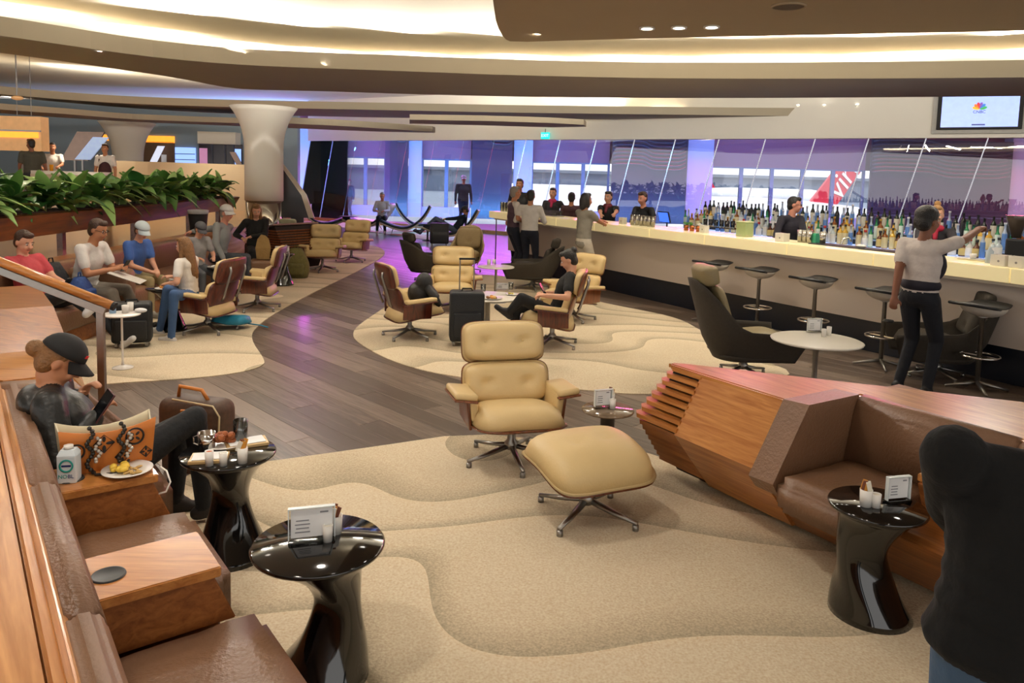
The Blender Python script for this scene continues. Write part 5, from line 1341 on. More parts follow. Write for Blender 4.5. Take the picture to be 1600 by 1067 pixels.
    root = thing(name, label, 'person', base, 0)
    body.transform(T(-base.x, -base.y, -base.z)); part('body', body, None, root)
    def child(nm, me, m_, lab=None): me.transform(T(-base.x, -base.y, -base.z)); return part(nm, me, m_, root, True, label=lab)
    # hair
    hs = [('e', tuple(hp(0, -.022, .036)), (.082 * k, .092 * k, .092 * k), RH, 0), ('e', tuple(hp(0, -.045, -.02)), (.074 * k, .060 * k, .075 * k), RH, 0)]
    if not cap: hs.append(('e', tuple(hp(0, .045, .090)), (.058 * k, .042 * k, .034 * k), RH, 0))
    if style == 'long':
        for s in (-1, 1):
            hs.append(('c', tuple(hp(s * .060, -.015, .02)), tuple(hp(s * .075, .0, -.13)), .036 * k, .032 * k, 0)); hs.append(('c', tuple(hp(s * .075, .0, -.13)), tuple(hp(s * .07, .01, -.24) - hu * 0), .034 * k, .022 * k, 0))
        hs.append(('c', tuple(hp(0, -.06, 0)), tuple(neck - sp * .20 * k - f2 * .10 * k), .075 * k, .060 * k, 0)); hs.append(('c', tuple(hp(-.03, -.06, -.05)), tuple(neck - sp * .26 * k - f2 * .105 * k + r2 * .03), .06 * k, .03 * k, 0))
    if style == 'bob':
        for s in (-1, 1): hs.append(('c', tuple(hp(s * .060, -.02, .02)), tuple(hp(s * .070, -.01, -.10)), .040 * k, .032 * k, 0))
        hs.append(('c', tuple(hp(0, -.06, 0)), tuple(hp(0, -.07, -.11)), .07 * k, .06 * k, 0))
    if style == 'bun': hs.append(('e', tuple(hp(0, -.10, .085)), (.042 * k, .040 * k, .042 * k), RH, 0))
    if style == 'lowbun': hs.append(('e', tuple(hp(0, -.125, .0)), (.040 * k, .045 * k, .045 * k), RH, 0)); 
    if style == 'topbun': hs.append(('e', tuple(hp(0, -.02, .145)), (.042 * k, .042 * k, .038 * k), RH, 0))
    if style == 'fluffy': hs.append(('e', tuple(hp(0, -.02, .06)), (.098 * k, .108 * k, .090 * k), RH, 0)); hs.append(('e', tuple(hp(0, -.06, -.01)), (.088 * k, .07 * k, .08 * k), RH, 0))
    if style != 'none': child('hair', voxel_body(hs, [HAIRS[hair]], max(.008, voxel * .8), 2), None)
    if cap:
        cm = M('cap_' + cap, cap, .8, 0, .08, 20)
        vs, fs = [], []; n = 20
        for sgn, ofs in ((1, .012), (-1, .004)):
            for j in range(7):
                t = j / 6 * PI / 2
                for i in range(n):
                    a = 2 * PI * i / n; vs.append(hp((.084 + ofs) * math.cos(a) * math.cos(t), -.008 + (.100 + ofs) * math.sin(a) * math.cos(t), .045 + (.082 + ofs) * math.sin(t)))
        for L_ in range(2):
            o0 = L_ * 7 * n
            for j in range(6):
                for i in range(n):
                    a, b = o0 + j * n + i, o0 + j * n + (i + 1) % n; fs.append((a, b, b + n, a + n) if not L_ else (a, a + n, b + n, b))
        for i in range(n): fs.append((i, 7 * n + i, 7 * n + (i + 1) % n, (i + 1) % n))
        c_ = child('cap', fixn(mesh(vs, fs)), cm)
        vs, fs = [], []
        for lay in (0, 1):
            for j in range(6):
                for i in range(9):
                    a = -1 + i / 4; ext = .075 * j / 5 * math.sqrt(max(0, 1 - (a * .92) ** 2))
                    x = .084 * a * (1 - .05 * j / 5); y = -.008 + .104 * math.sqrt(max(0, 1 - (a * .93) ** 2)) + ext
                    vs.append(hp(x, y, .047 - .03 * j / 5 - .022 * a * a * (.4 + j / 5) - lay * .006))
        for j in range(5):
            for i in range(8):
                a = j * 9 + i; fs += [(a, a + 1, a + 10, a + 9), (54 + a, 54 + a + 9, 54 + a + 10, 54 + a + 1)]
        for i in range(8): a = 45 + i; fs.append((a, a + 1, 54 + a + 1, 54 + a))
        br = fixn(mesh(vs, fs)); br.transform(T(-base.x, -base.y, -base.z)); part('brim', br, cm, c_, True)
    if glasses:
        g = [tube_me([hp(s * .033 + .022 * math.cos(a), .100, .006 + .017 * math.sin(a)) for a in [2 * PI * i / 12 for i in range(12)]], .0025 * k, 5, True) for s in (-1, 1)]
        g += [tube_me([hp(s * .055, .098, .01), hp(s * .078, .02, .008)], .0025 * k, 5) for s in (-1, 1)] + [tube_me([hp(-.011, .101, .008), hp(.011, .101, .008)], .0025 * k, 5)]
        child('glasses', join(g), EYEB)
    if scarf: child('scarf', voxel_body([('c', tuple(neck - r2 * .05 * k + f2 * .03 * k), tuple(neck + r2 * .05 * k + f2 * .03 * k), .05 * k, .05 * k, 0), ('c', tuple(neck + f2 * .07 * k), tuple(neck + f2 * .125 * k - sp * .12 * k), .035 * k, .03 * k, 0)], [M('scarf_' + scarf, scarf, .7)], .012, 2), None)
    root['_h'] = 0; del root['_h']
    return root, hands, (hc, RH, k), (neck, sp, f2, r2, pel)
def phone(label, at, nrm, upv, col='15161a', s=1.0):
    f_ = Vector(nrm).normalized(); u_ = Vector(upv); u_ = (u_ - f_ * u_.dot(f_)).normalized(); r_ = u_.cross(f_)
    Mx = Matrix((r_, f_, u_)).transposed().to_4x4(); Mx.translation = Vector(at)
    t = thing('smartphone', label, 'phone', at)
    rot = Matrix((r_, f_, u_)).transposed().to_4x4()
    part('case', xf(box_me(.074 * s, .009, .150 * s, (0, 0, 0), .003), rot), M('phone_case_' + col, col, .35), t)
    part('screen', xf(box_me(.068 * s, .001, .142 * s, (0, .005, 0)), rot), M('phone_glass', '0a0b0e', .1), t)
    return t
# --- the woman on the near sofa
wb = LP(4.05, .52, 0)
nS = V(.8, .6, 0); uS = V(-.6, .8, 0)
def at3(s_, n_, z_): return LP(s_, n_, z_)
w_, wh, wH, _ = person('woman in black jacket and black cap on the left sofa, looking at her phone', wb, (.90, .44), .95, sit=.31, lean=-.36, lh=D(124, 620, 3.70), rh=D(146, 655, 3.40), feet=[at3(4.30, .95, .0), at3(4.10, 1.05, .02)],
    knees=[at3(4.28, .98, .50), at3(4.06, 1.0, .60)], head=(0, .62), top='1c1d1c', bottom='191a1c', shoe='2a2422', skin='tan', hair='honey', style='lowbun', sleeve='long', cap='141414', voxel=.0075, wide=1.12, curl=1.0, hem=.02, rough=.42, bulk=1.35, hood=True, elbow=[(.2, .4, -1), (.25, -.5, -1)])
c_ = [c for c in w_.children if c.name.startswith('cap')][0]
hcw, RHw, kw = wH
em = box_me(.022, .003, .016, (0, 0, 0), .001, 1); em.transform(T(*(hcw + RHw @ Vector((.052, .088, .085)) * kw - wb)) @ (RHw @ Matrix.Rotation(R(-32), 3, 'Z')).to_4x4()); part('emblem', em, M('cap_red', 'd8262a', .6), c_)
phone('dark red smartphone held by the woman in the black cap', D(160, 634, 3.40), (-.45, -.75, .45), (.5, .2, .85), '4a1f22')
# --- the person in the fuzzy black sweater, cut by the frame
person('person in fuzzy black sweater and jeans with back to the camera, lower right', (1.265, 1.74, 0), (.16, 1), .885, side=.12, lean=.06, lh=(1.33, 2.08, .90), rh=(1.46, 2.1, .92), top='060606', bottom='3a5674', shoe='2a2a2e', skin='tan', hair='brown', sleeve='long', voxel=.009, wide=1.48, hem=.04, hem_cut=.09, elbow=[(-1, .25, -1.0), (1, .1, -.6)], rough=1.0, bulk=1.5)
# --- waiter at the bar
wt = P(1425, 615)
person('waiter in white shirt and dark vest raising his right arm at the bar', (wt.x, wt.y, 0), (.80, .60), 1.0, lh=D(1388, 515, 6.65), rh=D(1535, 356, 7.0), top='c9bfb8', vest=None, bottom='10131c', shoe='101014', skin='brown', hair='black', style='fluffy', sleeve='short', voxel=.010, wide=1.02, head=(.35, 0), curl=1.3, elbow=[(-.4, -.6, -.2), (.2, -.6, -.6)], feet=[(wt.x - .08, wt.y + .10, 0), (wt.x + .10, wt.y - .06, 0)], belt='1a1420')
wp = V(wt.x, wt.y, 0)
vz = voxel_body([('e', (0, .0, 1.02), (.178, .138, .085), None, 0), ('e', (.03, .07, 1.2), (.15, .11, .17), None, 0)], [M('cloth_vest_dark', '1a1826', .8)], .012, 2)
for o in bpy.data.objects:
    if o.get('label', '').startswith('waiter in white'):
        vz.transform(RZ(math.atan2(.60, .80) - PI / 2)); part('vest', vz, None, o, True, label='dark vest worn over the shirt')
        wv = D(1388, 505, 6.65); part('watch', tube_me([(wv.x - wt.x + .035 * math.cos(a), wv.y - wt.y + .035 * math.sin(a), wv.z + .02) for a in [2 * PI * i / 12 for i in range(12)]], .012, 6, True), BLACK, o)
# --- seated in the middle group
pc = P(862, 540)
_, ph, _, _ = person('person in black T-shirt sitting in the middle lounge chair with a phone', (pc.x + .06, pc.y, 0), (-.93, .12), .95, sit=.30, lean=-.30, lh=D(853, 462, 8.05), rh=D(852, 458, 8.35), feet=[D(796, 498, 8.2), D(800, 535, 8.4)], knees=[D(815, 466, 8.15), D(808, 478, 8.35)],
    head=(0, .45), top='121214', bottom='121316', shoe='111114', skin='light', hair='black', style='bun', sleeve='short', voxel=.0095, curl=1.2)
phone('smartphone held by the person in the black T-shirt', D(848, 452, 8.2), (.8, -.2, .5), (-.3, 0, .9))
# --- banquette group on the left
_, h5, _, _ = person('man in coral red polo shirt on the left banquette', (-4.92, 7.72, 0), (1, -.25), .98, sit=.38, lean=-.30, lhl=(.30, -.06, .22), rhl=(.30, .08, .20), feet=[(-4.05, 7.75, .0), (-4.12, 7.25, .42)], knees=[(-4.42, 7.72, .56), (-4.40, 7.42, .62)], head=(.1, .35), top='b8424a', bottom='23262b', shoe='dcdcdc', skin='light', hair='brown', voxel=.0095, wide=1.05)
phone('smartphone held by the man in the red polo', (h5[-1] + h5[1]) / 2 + V(.03, 0, .03), (-.8, .2, .5), (.3, 0, .9))
_, h6, _, _ = person('man in white polo shirt and glasses on the left banquette, holding a phone', (-4.86, 8.50, 0), (1, -.12), 1.02, sit=.42, lean=.24, lhl=(.42, -.05, .24), rhl=(.40, .07, .22), head=(0, .30), top='dcd8d2', bottom='7c7468', shoe='33302c', skin='tan', hair='brown', voxel=.0095, wide=1.05, glasses=True, feet=[(-4.25, 8.60, 0), (-4.28, 8.25, 0)])
phone('smartphone in the hands of the man in the white polo', (h6[-1] + h6[1]) / 2 + V(.03, 0, .03), (-.8, .1, .5), (.3, 0, .9))
person('boy in blue shirt and pale cap on the left banquette', (-4.88, 9.62, 0), (1, -.35), .92, sit=.42, lean=.26, lhl=(.40, -.04, .10), rhl=(.38, .06, .08), head=(.2, .45), top='3f62a8', bottom='9b8a64', shoe='8a8478', skin='light', hair='brown', cap='c3cfd4', voxel=.011)
person('child in grey shirt and dark grey cap at the far black table', (-4.52, 10.75, 0), (.75, -.65), .82, sit=.43, lean=.14, lhl=(.34, -.14, .16), rhl=(.34, .14, .16), head=(-.1, .5), top='8d8b8c', bottom='4a4c52', shoe='333333', skin='light', hair='brown', cap='4a4a50', voxel=.011)
person('older man in grey shirt and white cap reaching out to the left', (-4.62, 11.8, 0), (.95, -.2), 1.02, sit=.44, lean=.14, side=-.12, lh=D(300, 362, 11.75), rhl=(.25, .25, .0), head=(.2, .15), top='8b8d8e', bottom='3a3d44', shoe='444444', skin='pink', hair='grey', cap='e2dedb', sleeve='long', voxel=.011, elbow=[(-.5, .6, .3), None])
person('woman with long blond hair in black top beside the column', (-4.50, 13.2, 0), (.42, -.9), .98, sit=.45, lean=.05, lh=D(394, 370, 12.9), rh=D(378, 372, 12.9), head=(0, .35), top='0e0e10', bottom='17181c', shoe='222222', skin='light', hair='honey', style='long', sleeve='long', voxel=.011, elbow=[(.8, .2, -.6), (-.8, .2, -.6)])
gc = P(318, 518)
person('girl with long brown hair and white T-shirt in the rosewood lounge chair', (gc.x - .18, gc.y + .04, 0), (-1, .18), .86, sit=.34, lean=.06, lhl=(.20, -.20, .16), rhl=(.30, .08, .22), feet=[D(250, 524, 8.5), D(268, 536, 8.15)], knees=[D(262, 452, 8.4), D(272, 460, 8.15)], head=(.05, .15), top='e6e0d8', bottom='3f5c86', shoe='dad6d0', skin='light', hair='honey', style='long', voxel=.0095)
# --- far seats
person('man in white shirt seated far behind by the glass', (P(597, 364).x, 24.0, 0), (.1, -1), 1.0, sit=.42, lean=.02, top='d0ced4', bottom='1a1f2a', shoe='e8e8e8', skin='pink', hair='grey', voxel=.014, sleeve='long', head=(0, .3), lh=(P(597, 364).x + .12, 23.65, .72), rh=(P(597, 364).x - .12, 23.65, .72))
fm = far(703, 377)
person('man in dark blue shirt and cap reclining on the far swoop lounger', (fm[0] + .15, fm[1], 0), (-1, 0), 1.0, sit=.26, lean=-.62, top='1f2c3c', bottom='5b6a80', shoe='22242a', skin='tan', hair='black', cap='14161a', voxel=.014, head=(0, .4), sleeve='long', lh=(fm[0] - .25, fm[1] - .1, .62), rh=(fm[0] - .25, fm[1] + .1, .62), feet=[(fm[0] - .85, fm[1] - .12, .18), (fm[0] - .85, fm[1] + .12, .18)], knees=[(fm[0] - .40, fm[1] - .12, .66), (fm[0] - .40, fm[1] + .12, .6)])
# --- around the bar
def bs(u, n, z=1.5): q = BP(bar_s(u, n, z), n); return (q.x, q.y, 0)
def bsh(u, v, n):            # hand point at photo column u, height by v at offset n
    q = BP(bar_s(u, n, 1.1), n); return D(u, v, q.y)
q = bs(803, 7.15); person('grey-haired barman with glasses in white shirt and plum vest at the end of the bar', q, (.9, .35), 1.0, top='d8d0c8', vest='4a3440', bottom='141a2a', shoe='111114', skin='tan', hair='grey', glasses=True, voxel=.012, lh=(q[0] + .28, q[1] + .2, 1.05), rh=(q[0] + .25, q[1] - .1, 1.05))
q = bs(829, 7.25); person('server in white shirt with back turned at the end of the bar', q, (.25, 1), .97, top='d9d3cc', bottom='141a2a', shoe='111114', skin='tan', hair='black', sleeve='long', voxel=.012, lh=(q[0] - .12, q[1] + .32, 1.1), rh=(q[0] + .22, q[1] + .25, 1.1), wide=1.05)
q = bs(812, 8.75); person('tall dark-haired man in black behind the grey-haired barman', q, (-.3, -1), 1.08, top='15161c', bottom='15161c', skin='tan', hair='black', sleeve='long', voxel=.013)
q = bs(864, 9.0); person('barwoman in black with bright pink scarf behind the glass tray', q, (-.35, -1), .98, top='14141a', bottom='15161c', skin='light', hair='black', style='lowbun', sleeve='long', voxel=.012, scarf='b01c54', lh=(q[0] + .2, q[1] - .35, 1.15), rh=(q[0] - .18, q[1] - .35, 1.15))
q = bs(893, 8.75); person('dark-haired woman in maroon seen from behind inside the bar', q, (.2, 1), .94, top='3a1c24', bottom='15161c', skin='tan', hair='black', style='bun', sleeve='long', voxel=.013)
q = bs(914, 7.2); person('woman in grey T-shirt and white trousers ordering at the bar', q, (.85, .5), .97, top='8f8a80', bottom='cfc6b6', shoe='b0a898', skin='tan', hair='black', style='bob', lh=bsh(955, 350, 7.9), rh=bsh(948, 353, 7.7), voxel=.012, hem=.05)
q = bs(951, 9.0); person('smiling barwoman in black with burgundy tie at the bar', q, (-.55, -.9), .97, top='17161a', bottom='15161c', skin='light', hair='black', style='lowbun', voxel=.011, sleeve='short', scarf='6c2030', rh=bsh(940, 352, 8.2), lh=bsh(957, 346, 8.3))
q = bs(1008, 9.0); person('barman in black shirt leaning over the shaker tins', q, (-.75, -.75), .99, lean=.08, top='131318', bottom='131318', skin='pink', hair='brown', voxel=.011, sleeve='long', head=(0, .2), rh=bsh(985, 352, 8.5), lh=bsh(1024, 358, 8.5))
q = bs(1237, 9.25); person('barman with glasses in dark burgundy-striped shirt behind the napkin caddy', q, (.35, -.95), 1.0, top='191522', bottom='15161c', skin='pink', hair='black', voxel=.0105, sleeve='long', glasses=True, head=(-.75, .1), rh=bsh(1210, 388, 8.75), lh=bsh(1262, 385, 8.9))
q = bs(1463, 9.3); person('blond barwoman with top bun and red scarf behind the waiter', q, (-.5, -.9), .98, top='1c1a22', bottom='15161c', skin='light', hair='blond', style='topbun', voxel=.0105, sleeve='long', scarf='b0203c', lh=bsh(1490, 380, 8.9), rh=bsh(1450, 385, 8.9))
# --- raised platform
q = D(52, 300, 17.3); person('man in olive shirt with back turned at the buffet', (q.x, 17.3, PLZ), (-.35, .95), 1.0, top='45443a', bottom='2a2c30', skin='brown', hair='black', voxel=.013, wide=1.15, head=(-.9, 0), sleeve='short')
q = D(84, 300, 18.6); person('server in white shirt with dark straps behind the man in olive', (q.x, 18.6, PLZ), (.5, -.9), .98, top='d9d4cc', bottom='22242a', skin='tan', hair='black', voxel=.013, lh=(q.x + .32, 18.3, 1.85), rh=(q.x - .05, 18.25, 1.8))
q = D(166, 300, 18.5); ap, _, _, apf = person('server in white T-shirt and maroon apron behind the planter', (q.x, 18.5, PLZ), (.15, -1), .98, top='e0dad2', bottom='2a1a1e', skin='tan', hair='brown', voxel=.012)
am = voxel_body([('e', (.02, -.075, .98), (.165, .10, .30), None, 0), ('c', (-.10, -.08, 1.2), (-.13, -.04, 1.42), .025, .022, 0)], [M('cloth_apron', '3a1a20', .8)], .014, 2); part('apron', am, None, ap, True, label='maroon cross-strap apron')
# --- beyond the glass
q = D(724, 300, 28.5); person('person in pale cap and dark jacket standing beyond the glass', (q.x, 28.5, 0), (.2, -1), 1.10, top='18222e', bottom='18222e', skin='tan', hair='brown', cap='c8c4ba', voxel=.016, sleeve='long', wide=1.2)
q = D(528, 300, 31.5); person('dark silhouette of a person beyond the glass, left of a pair', (q.x, 31.5, 0), (.3, -1), .95, top='131b26', bottom='131b26', skin='brown', hair='black', voxel=.018, sleeve='long')
q = D(546, 300, 31.5); person('dark silhouette of a person beyond the glass, right of a pair', (q.x, 31.5, 0), (-.3, -1), .94, top='16202c', bottom='131b26', skin='brown', hair='black', voxel=.018, sleeve='long')
# ------------------------------------------------------------ things on the tables
PAPER = M('paper', 'f6f6f4', .8)
INK = M('print_grey', '8d8d92', .8)
def menu_stand(label, loc, rz, w=.15, h=.105):
    t = thing('menu_stand', label, 'menu stand', loc, rz, 'acrylic menu stands')
    part('base', box_me(w + .02, .045, .012, (0, 0, .006), .002, 1), CLEAR, t)
    part('back_sheet', box_me(w + .016, .004, h + .014, (0, .008, .012 + (h + .014) / 2)), CLEAR, t)
    c = part('card', box_me(w, .003, h, (0, 0, .018 + h / 2)), PAPER, t)
    for k in range(4): part('print_line', box_me(w * (.36 - .05 * (k % 2)), .0008, .004, (-w * .22, -.0022, .018 + h * (.2 + .14 * k))), INK, c)
    part('print_heading', box_me(w * .2, .0008, .006, (w * .3, -.0022, .018 + h * .88)), INK, c)
    for sx in (-1, 1): part('edge', box_me(.004, .02, h + .014, (sx * (w / 2 + .008), 0, .012 + (h + .014) / 2)), M('acrylic_edge', 'dfe6e6', .2), t)
    part('edge', box_me(w + .02, .02, .004, (0, 0, h + .026)), M('acrylic_edge', None), t)
    return t
def cup(label, loc, r=.02, h=.058, fill=None, name='shaker_cup', packets=False):
    t = thing(name, label, 'cup', loc, 0, 'white table cups')
    part('cup', lathe_me([(0, 0), (r * .88, 0), (r, h), (r - .003, h), (r * .85, .004), (0, .004)], 20), CERAM, t, True)
    if fill: part('contents', lathe_me([(0, h - .006), (r - .003, h - .006), (r - .004, h - .01), (0, h - .01)], 16), M('fill_' + fill, fill, .6), t)
    if packets:
        rr_ = random.Random(int(loc[0] * 1000))
        for k in range(6): part('packet', xf(box_me(.02, .004, .05, (0, 0, 0)), T(rr_.uniform(-.012, .012), -.012 + .005 * k, h + .006 + rr_.uniform(0, .012)) @ RY(rr_.uniform(-.4, .4))), M(('packet_white', 'packet_orange', 'packet_brown')[k % 3], ('f2ead8', 'd9983c', '7a4630')[k % 3], .6), t)
    return t
def W3(p, dx=0, dy=0, z=0): return (p.x + dx, p.y + dy, z)
def on(u, v, z): q = P(u, v, z); return (q.x, q.y, z)
zA = .52 + CZ
menu_stand('acrylic menu stand on the near black table', on(487, 845, zA), R(17)); cup('white salt shaker beside the menu stand on the near table, front one', on(512, 845, zA), .019, .062, 'e8e0d0'); cup('white pepper shaker behind the front shaker on the near table', on(503, 830, zA), .018, .058, 'd8d0c0')
cup('white cup of sugar packets on the near black table', on(524, 832, zA), .027, .07, None, 'sugar_cup', True)
zB = zA
def board(label, loc, rz, w=.17, d=.12):
    t = thing('serving_board', label, 'serving board', loc, rz, 'small wooden boards'); part('board', box_me(w, d, .016, (0, 0, .008), .003), wood('pale_board', 'b8935c', 'd8b880', .5, 2), t); part('napkin', box_me(w * .86, d * .8, .003, (0, 0, .0185)), PAPER, t, rot=(0, 0, .06)); return t
board('pale wooden board with paper at the front of the food table', on(327, 718, zB), R(12)); board('wooden board with napkin at the back right of the food table', on(385, 694, zB), R(28), .2)
cup('white paper cup at the front left of the food table', on(327, 727, zB), .020, .07, 'c9704a'); cup('white paper cup at the front middle of the food table', on(349, 727, zB), .019, .062, 'f0ece4'); cup('white cup with stirrers at the front right of the food table', on(379, 723, zB), .024, .075, None, 'sugar_cup', True)
t = thing('steel_mug', 'small shiny steel mug on the food table', 'mug', on(323, 702, zB)); part('cup', lathe_me([(0, 0), (.038, 0), (.042, .085), (.039, .085), (.035, .004), (0, .004)], 24), CHROME, t, True); part('handle', tube_me([(-.04, 0, .07), (-.065, 0, .06), (-.065, 0, .03), (-.04, 0, .02)], .004, 6), CHROME, t)
t = thing('tumbler', 'tall clear glass with ice on the food table', 'glass', on(376, 692, zB)); part('glass', lathe_me([(0, 0), (.031, 0), (.036, .12), (.033, .12), (.028, .006), (0, .006)], 24), GLASS, t, True); part('ice', join([box_me(.02, .02, .02, (.008 * math.cos(k * 2), .008 * math.sin(k * 2), .03 + .018 * k), .003) for k in range(3)]), M('ice', None), t)
t = thing('plate_of_wings', 'plate of fried chicken pieces on the food table', 'plate of food', on(350, 696, zB)); part('plate', lathe_me([(0, .003), (.06, .003), (.10, .014), (.10, .018), (.06, .008), (0, .008)], 28), CERAM, t, True)
rr_ = random.Random(5)
for k in range(9): part('chicken_piece', ell_me((.05 * math.cos(k * 2.4) * rr_.random(), .05 * math.sin(k * 2.4) * rr_.random(), .03 + .012 * (k % 3)), (.03, .02, .018), Matrix.Rotation(k, 3, 'Z'), 10, 6), M('fried_chicken', 'a2582a', .6, 0, .3, 50, bump=.6, bscale=120), t, True)
zC = .50 + CZ
menu_stand('acrylic menu stand on the right black table', on(1402, 784, zC), R(14), .10, .09); cup('white cup with sugar packets on the right black table', on(1352, 790, zC), .027, .075, None, 'sugar_cup', True); cup('white shaker on the right black table', on(1368, 792, zC), .021, .06, 'e8e0d0')
zS = .47
menu_stand('acrylic menu stand on the brown marbled table', on(942, 637, zS), R(20), .10, .09); cup('white shaker on the brown marbled table, front one', on(957, 638, zS), .02, .06, 'e8e0d0'); cup('white shaker on the brown marbled table, behind', on(955, 632, zS), .022, .07, None, 'sugar_cup', True)
zt = .52 + CZ
cup('white paper cup on the tulip table, left one', on(196, 489, zt), .033, .075); cup('white paper cup on the tulip table, right one', on(204, 486, zt), .028, .085); o = new_obj('crumpled_napkin', ell_me((0, 0, .02), (.06, .035, .022), None, 12, 8), PAPER, None, on(220, 488, zt), None, True); tag(o, 'crumpled white napkin on the tulip table', 'napkin')
t = thing('water_bottle', 'small blue bottle with orange cap on the tulip table', 'bottle', on(176, 489, zt)); part('body', lathe_me([(0, 0), (.03, 0), (.03, .06), (.012, .08), (0, .08)], 14), M('pale_blue_plastic', '9dbfe0', .2), t, True); part('cap', lathe_me([(0, .08), (.014, .08), (.014, .1), (0, .1)], 12), M('orange_cap', 'd8602a', .5), t)
zo = .44 + CZ
def plate(label, loc, r=.11, food=None, n=8, name='plate'):
    t = thing(name, label, 'plate', loc, 0, 'plates'); part('plate', lathe_me([(0, .003), (r * .6, .003), (r, .014), (r, .018), (r * .6, .008), (0, .008)], 28), CERAM, t, True)
    if food:
        rr2 = random.Random(n)
        for k in range(n): part('food_piece', ell_me((r * .45 * rr2.uniform(-1, 1), r * .45 * rr2.uniform(-1, 1), .018 + .01 * rr2.random()), (r * .2, r * .15, r * .12), Matrix.Rotation(k, 3, 'Z'), 10, 6), M('food_%s' % food[k % len(food)], food[k % len(food)], .6, 0, .25, 40), t, True)
    return t
plate('plate of pastry leftovers on the oval table', on(768, 467, zo), .13, ['c98a3e', 'd8b060', '8a5a2c'], 9); menu_stand('white menu stand at the back of the oval table', on(785, 453, zo), R(5), .14, .06)
plate('small white plate beside the menu stand on the oval table', on(800, 461, zo), .08, ['d8c860'], 3); 
for k, (u, v) in enumerate(((740, 462), (745, 468))):
    o = new_obj('knife', box_me(.20, .014, .003, (0, 0, .002), .001, 1), CHROME, None, on(u, v, zo), (0, 0, .8 + .5 * k)); tag(o, ['knife on the oval table, the back one', 'knife on the oval table, the front one'][k], 'cutlery', 'cutlery on the oval table')
for k, (u, v) in enumerate(((755, 455), (798, 452))): cyl('tumbler', ['clear tumbler at the back left of the oval table', 'clear tumbler by the menu stand on the oval table'][k], 'glass', on(u, v, zo), .03, .035, .09, GLASS, 'tumblers on the oval table')
z2 = .55
cup('white shaker on the small table before the bar staff, left one', on(764, 413, z2), .03, .08); cup('white shaker on the small table before the bar staff, right one', on(772, 412, z2), .03, .07)
zw = .56
menu_stand('white menu stand on the round table near the bar', on(1272, 519, zw), R(10), .12, .10); cup('white shaker on the round table near the bar, left one', on(1287, 526, zw), .022, .07); cup('white shaker on the round table near the bar, right one', on(1295, 524, zw), .022, .08)
zd = .50 + CZ
plate('plate with bread on the table of the white-shirted man', on(258, 452, zd), .11, ['d8923e', 'e2b45a'], 5); plate('plate with crumpled paper before the girl', on(285, 447, zd), .10, ['c8c4bc', '8a8680'], 6); cup('white cup on the table of the white-shirted man, left one', on(268, 446, zd), .03, .08); cup('white cup on the table of the white-shirted man, right one', on(274, 445, zd), .03, .085)
cyl('tumbler', 'dark glass on the table of the white-shirted man', 'glass', on(271, 452, zd), .03, .036, .1, GLASS)
plate('plate of salad on the table before the boy in grey cap', on(352, 412, zd), .13, ['d8d060', '7aa040', 'e8dca0'], 8); plate('plate with pink cake before the boy in grey cap', on(364, 417, zd), .11, ['e09a80', 'f0d0b8'], 4); plate('white plate at the left of the boy\'s table', on(338, 418, zd), .12, ['f0ece2'], 4); cup('white cup on the boy\'s table, left one', on(356, 424, zd), .03, .08); cup('white cup on the boy\'s table, right one', on(363, 422, zd), .03, .08)
t = thing('takeaway_box', 'white carton box on the black side table by the backpack', 'box', on(441, 393, .53), .2); part('box', box_me(.22, .14, .07, (0, 0, .035), .004), PAPER, t); part('lid', box_me(.225, .145, .02, (0, 0, .08), .004), CERAM, t)
o = new_obj('newspaper', None or box_me(.36, .28, .008, (0, 0, 0), .003), M('newsprint', 'cfcac0', .9, 0, .2, 60), None, (-4.32, 8.42, .66), (.0, .35, .2)); tag(o, 'folded newspaper across the lap of the man in white', 'newspaper')

# ------------------------------------------------------------ on the sofa console: handbag, carton, plate
BAGM = M('orange_leather', 'c8752c', .45, 0, .08, 6)
hbp = LP(3.60, .52, .60)
t = thing('handbag', 'orange leather handbag with black floral print and bead chains on the console', 'handbag', hbp, math.atan2(.6, .8))
w2, dp, hh = .17, .05, .20
def bagwall(y0, y1, top):
    vs, fs = [], []; n = 12
    for lay, yy in ((0, 0), (1, .006)):
        for j in range(5):
            for i in range(n + 1):
                a = -1 + 2 * i / n; hz = j / 4; zz = hz * (hh - top * (1 - a * a) * hz)
                vs.append((a * w2 * (1 + .10 * hz), y0 + (y1 - y0) * hz + yy + .012 * (1 - a * a) * (1 if y0 < 0 else -1) * -1, zz))
    K = 5 * (n + 1)
    for j in range(4):
        for i in range(n):
            a = j * (n + 1) + i; fs += [(a, a + 1, a + n + 2, a + n + 1), (K + a, K + a + n + 1, K + a + n + 2, K + a + 1)]
    for i in range(n): a = 4 * (n + 1) + i; fs.append((a, a + 1, K + a + 1, K + a))
    return fixn(mesh(vs, fs))
fwall = part('front_wall', bagwall(-dp, -dp * 1.3, .03), BAGM, t, True); part('back_wall', bagwall(dp, dp * 1.3, .045), M('bag_lining', 'd9cfae', .8), t, True)
for sx in (-1, 1): part('side_wall', fixn(mesh([(sx * w2, -dp, 0), (sx * w2, dp, 0), (sx * w2 * 1.1, dp * 1.3, hh), (sx * w2 * 1.06, 0, hh * .86), (sx * w2 * 1.1, -dp * 1.3, hh)] + [(sx * (w2 - .006), -dp, 0), (sx * (w2 - .006), dp, 0), (sx * (w2 * 1.1 - .006), dp * 1.3, hh), (sx * (w2 * 1.06 - .006), 0, hh * .86), (sx * (w2 * 1.1 - .006), -dp * 1.3, hh)], [(0, 1, 2, 3, 4), (9, 8, 7, 6, 5)] + [(i, (i + 1) % 5, (i + 1) % 5 + 5, i + 5) for i in range(5)])), M('bag_side', 'c9bfa4', .7), t)
part('bottom', box_me(w2 * 2, dp * 2, .008, (0, 0, .004)), BAGM, t)
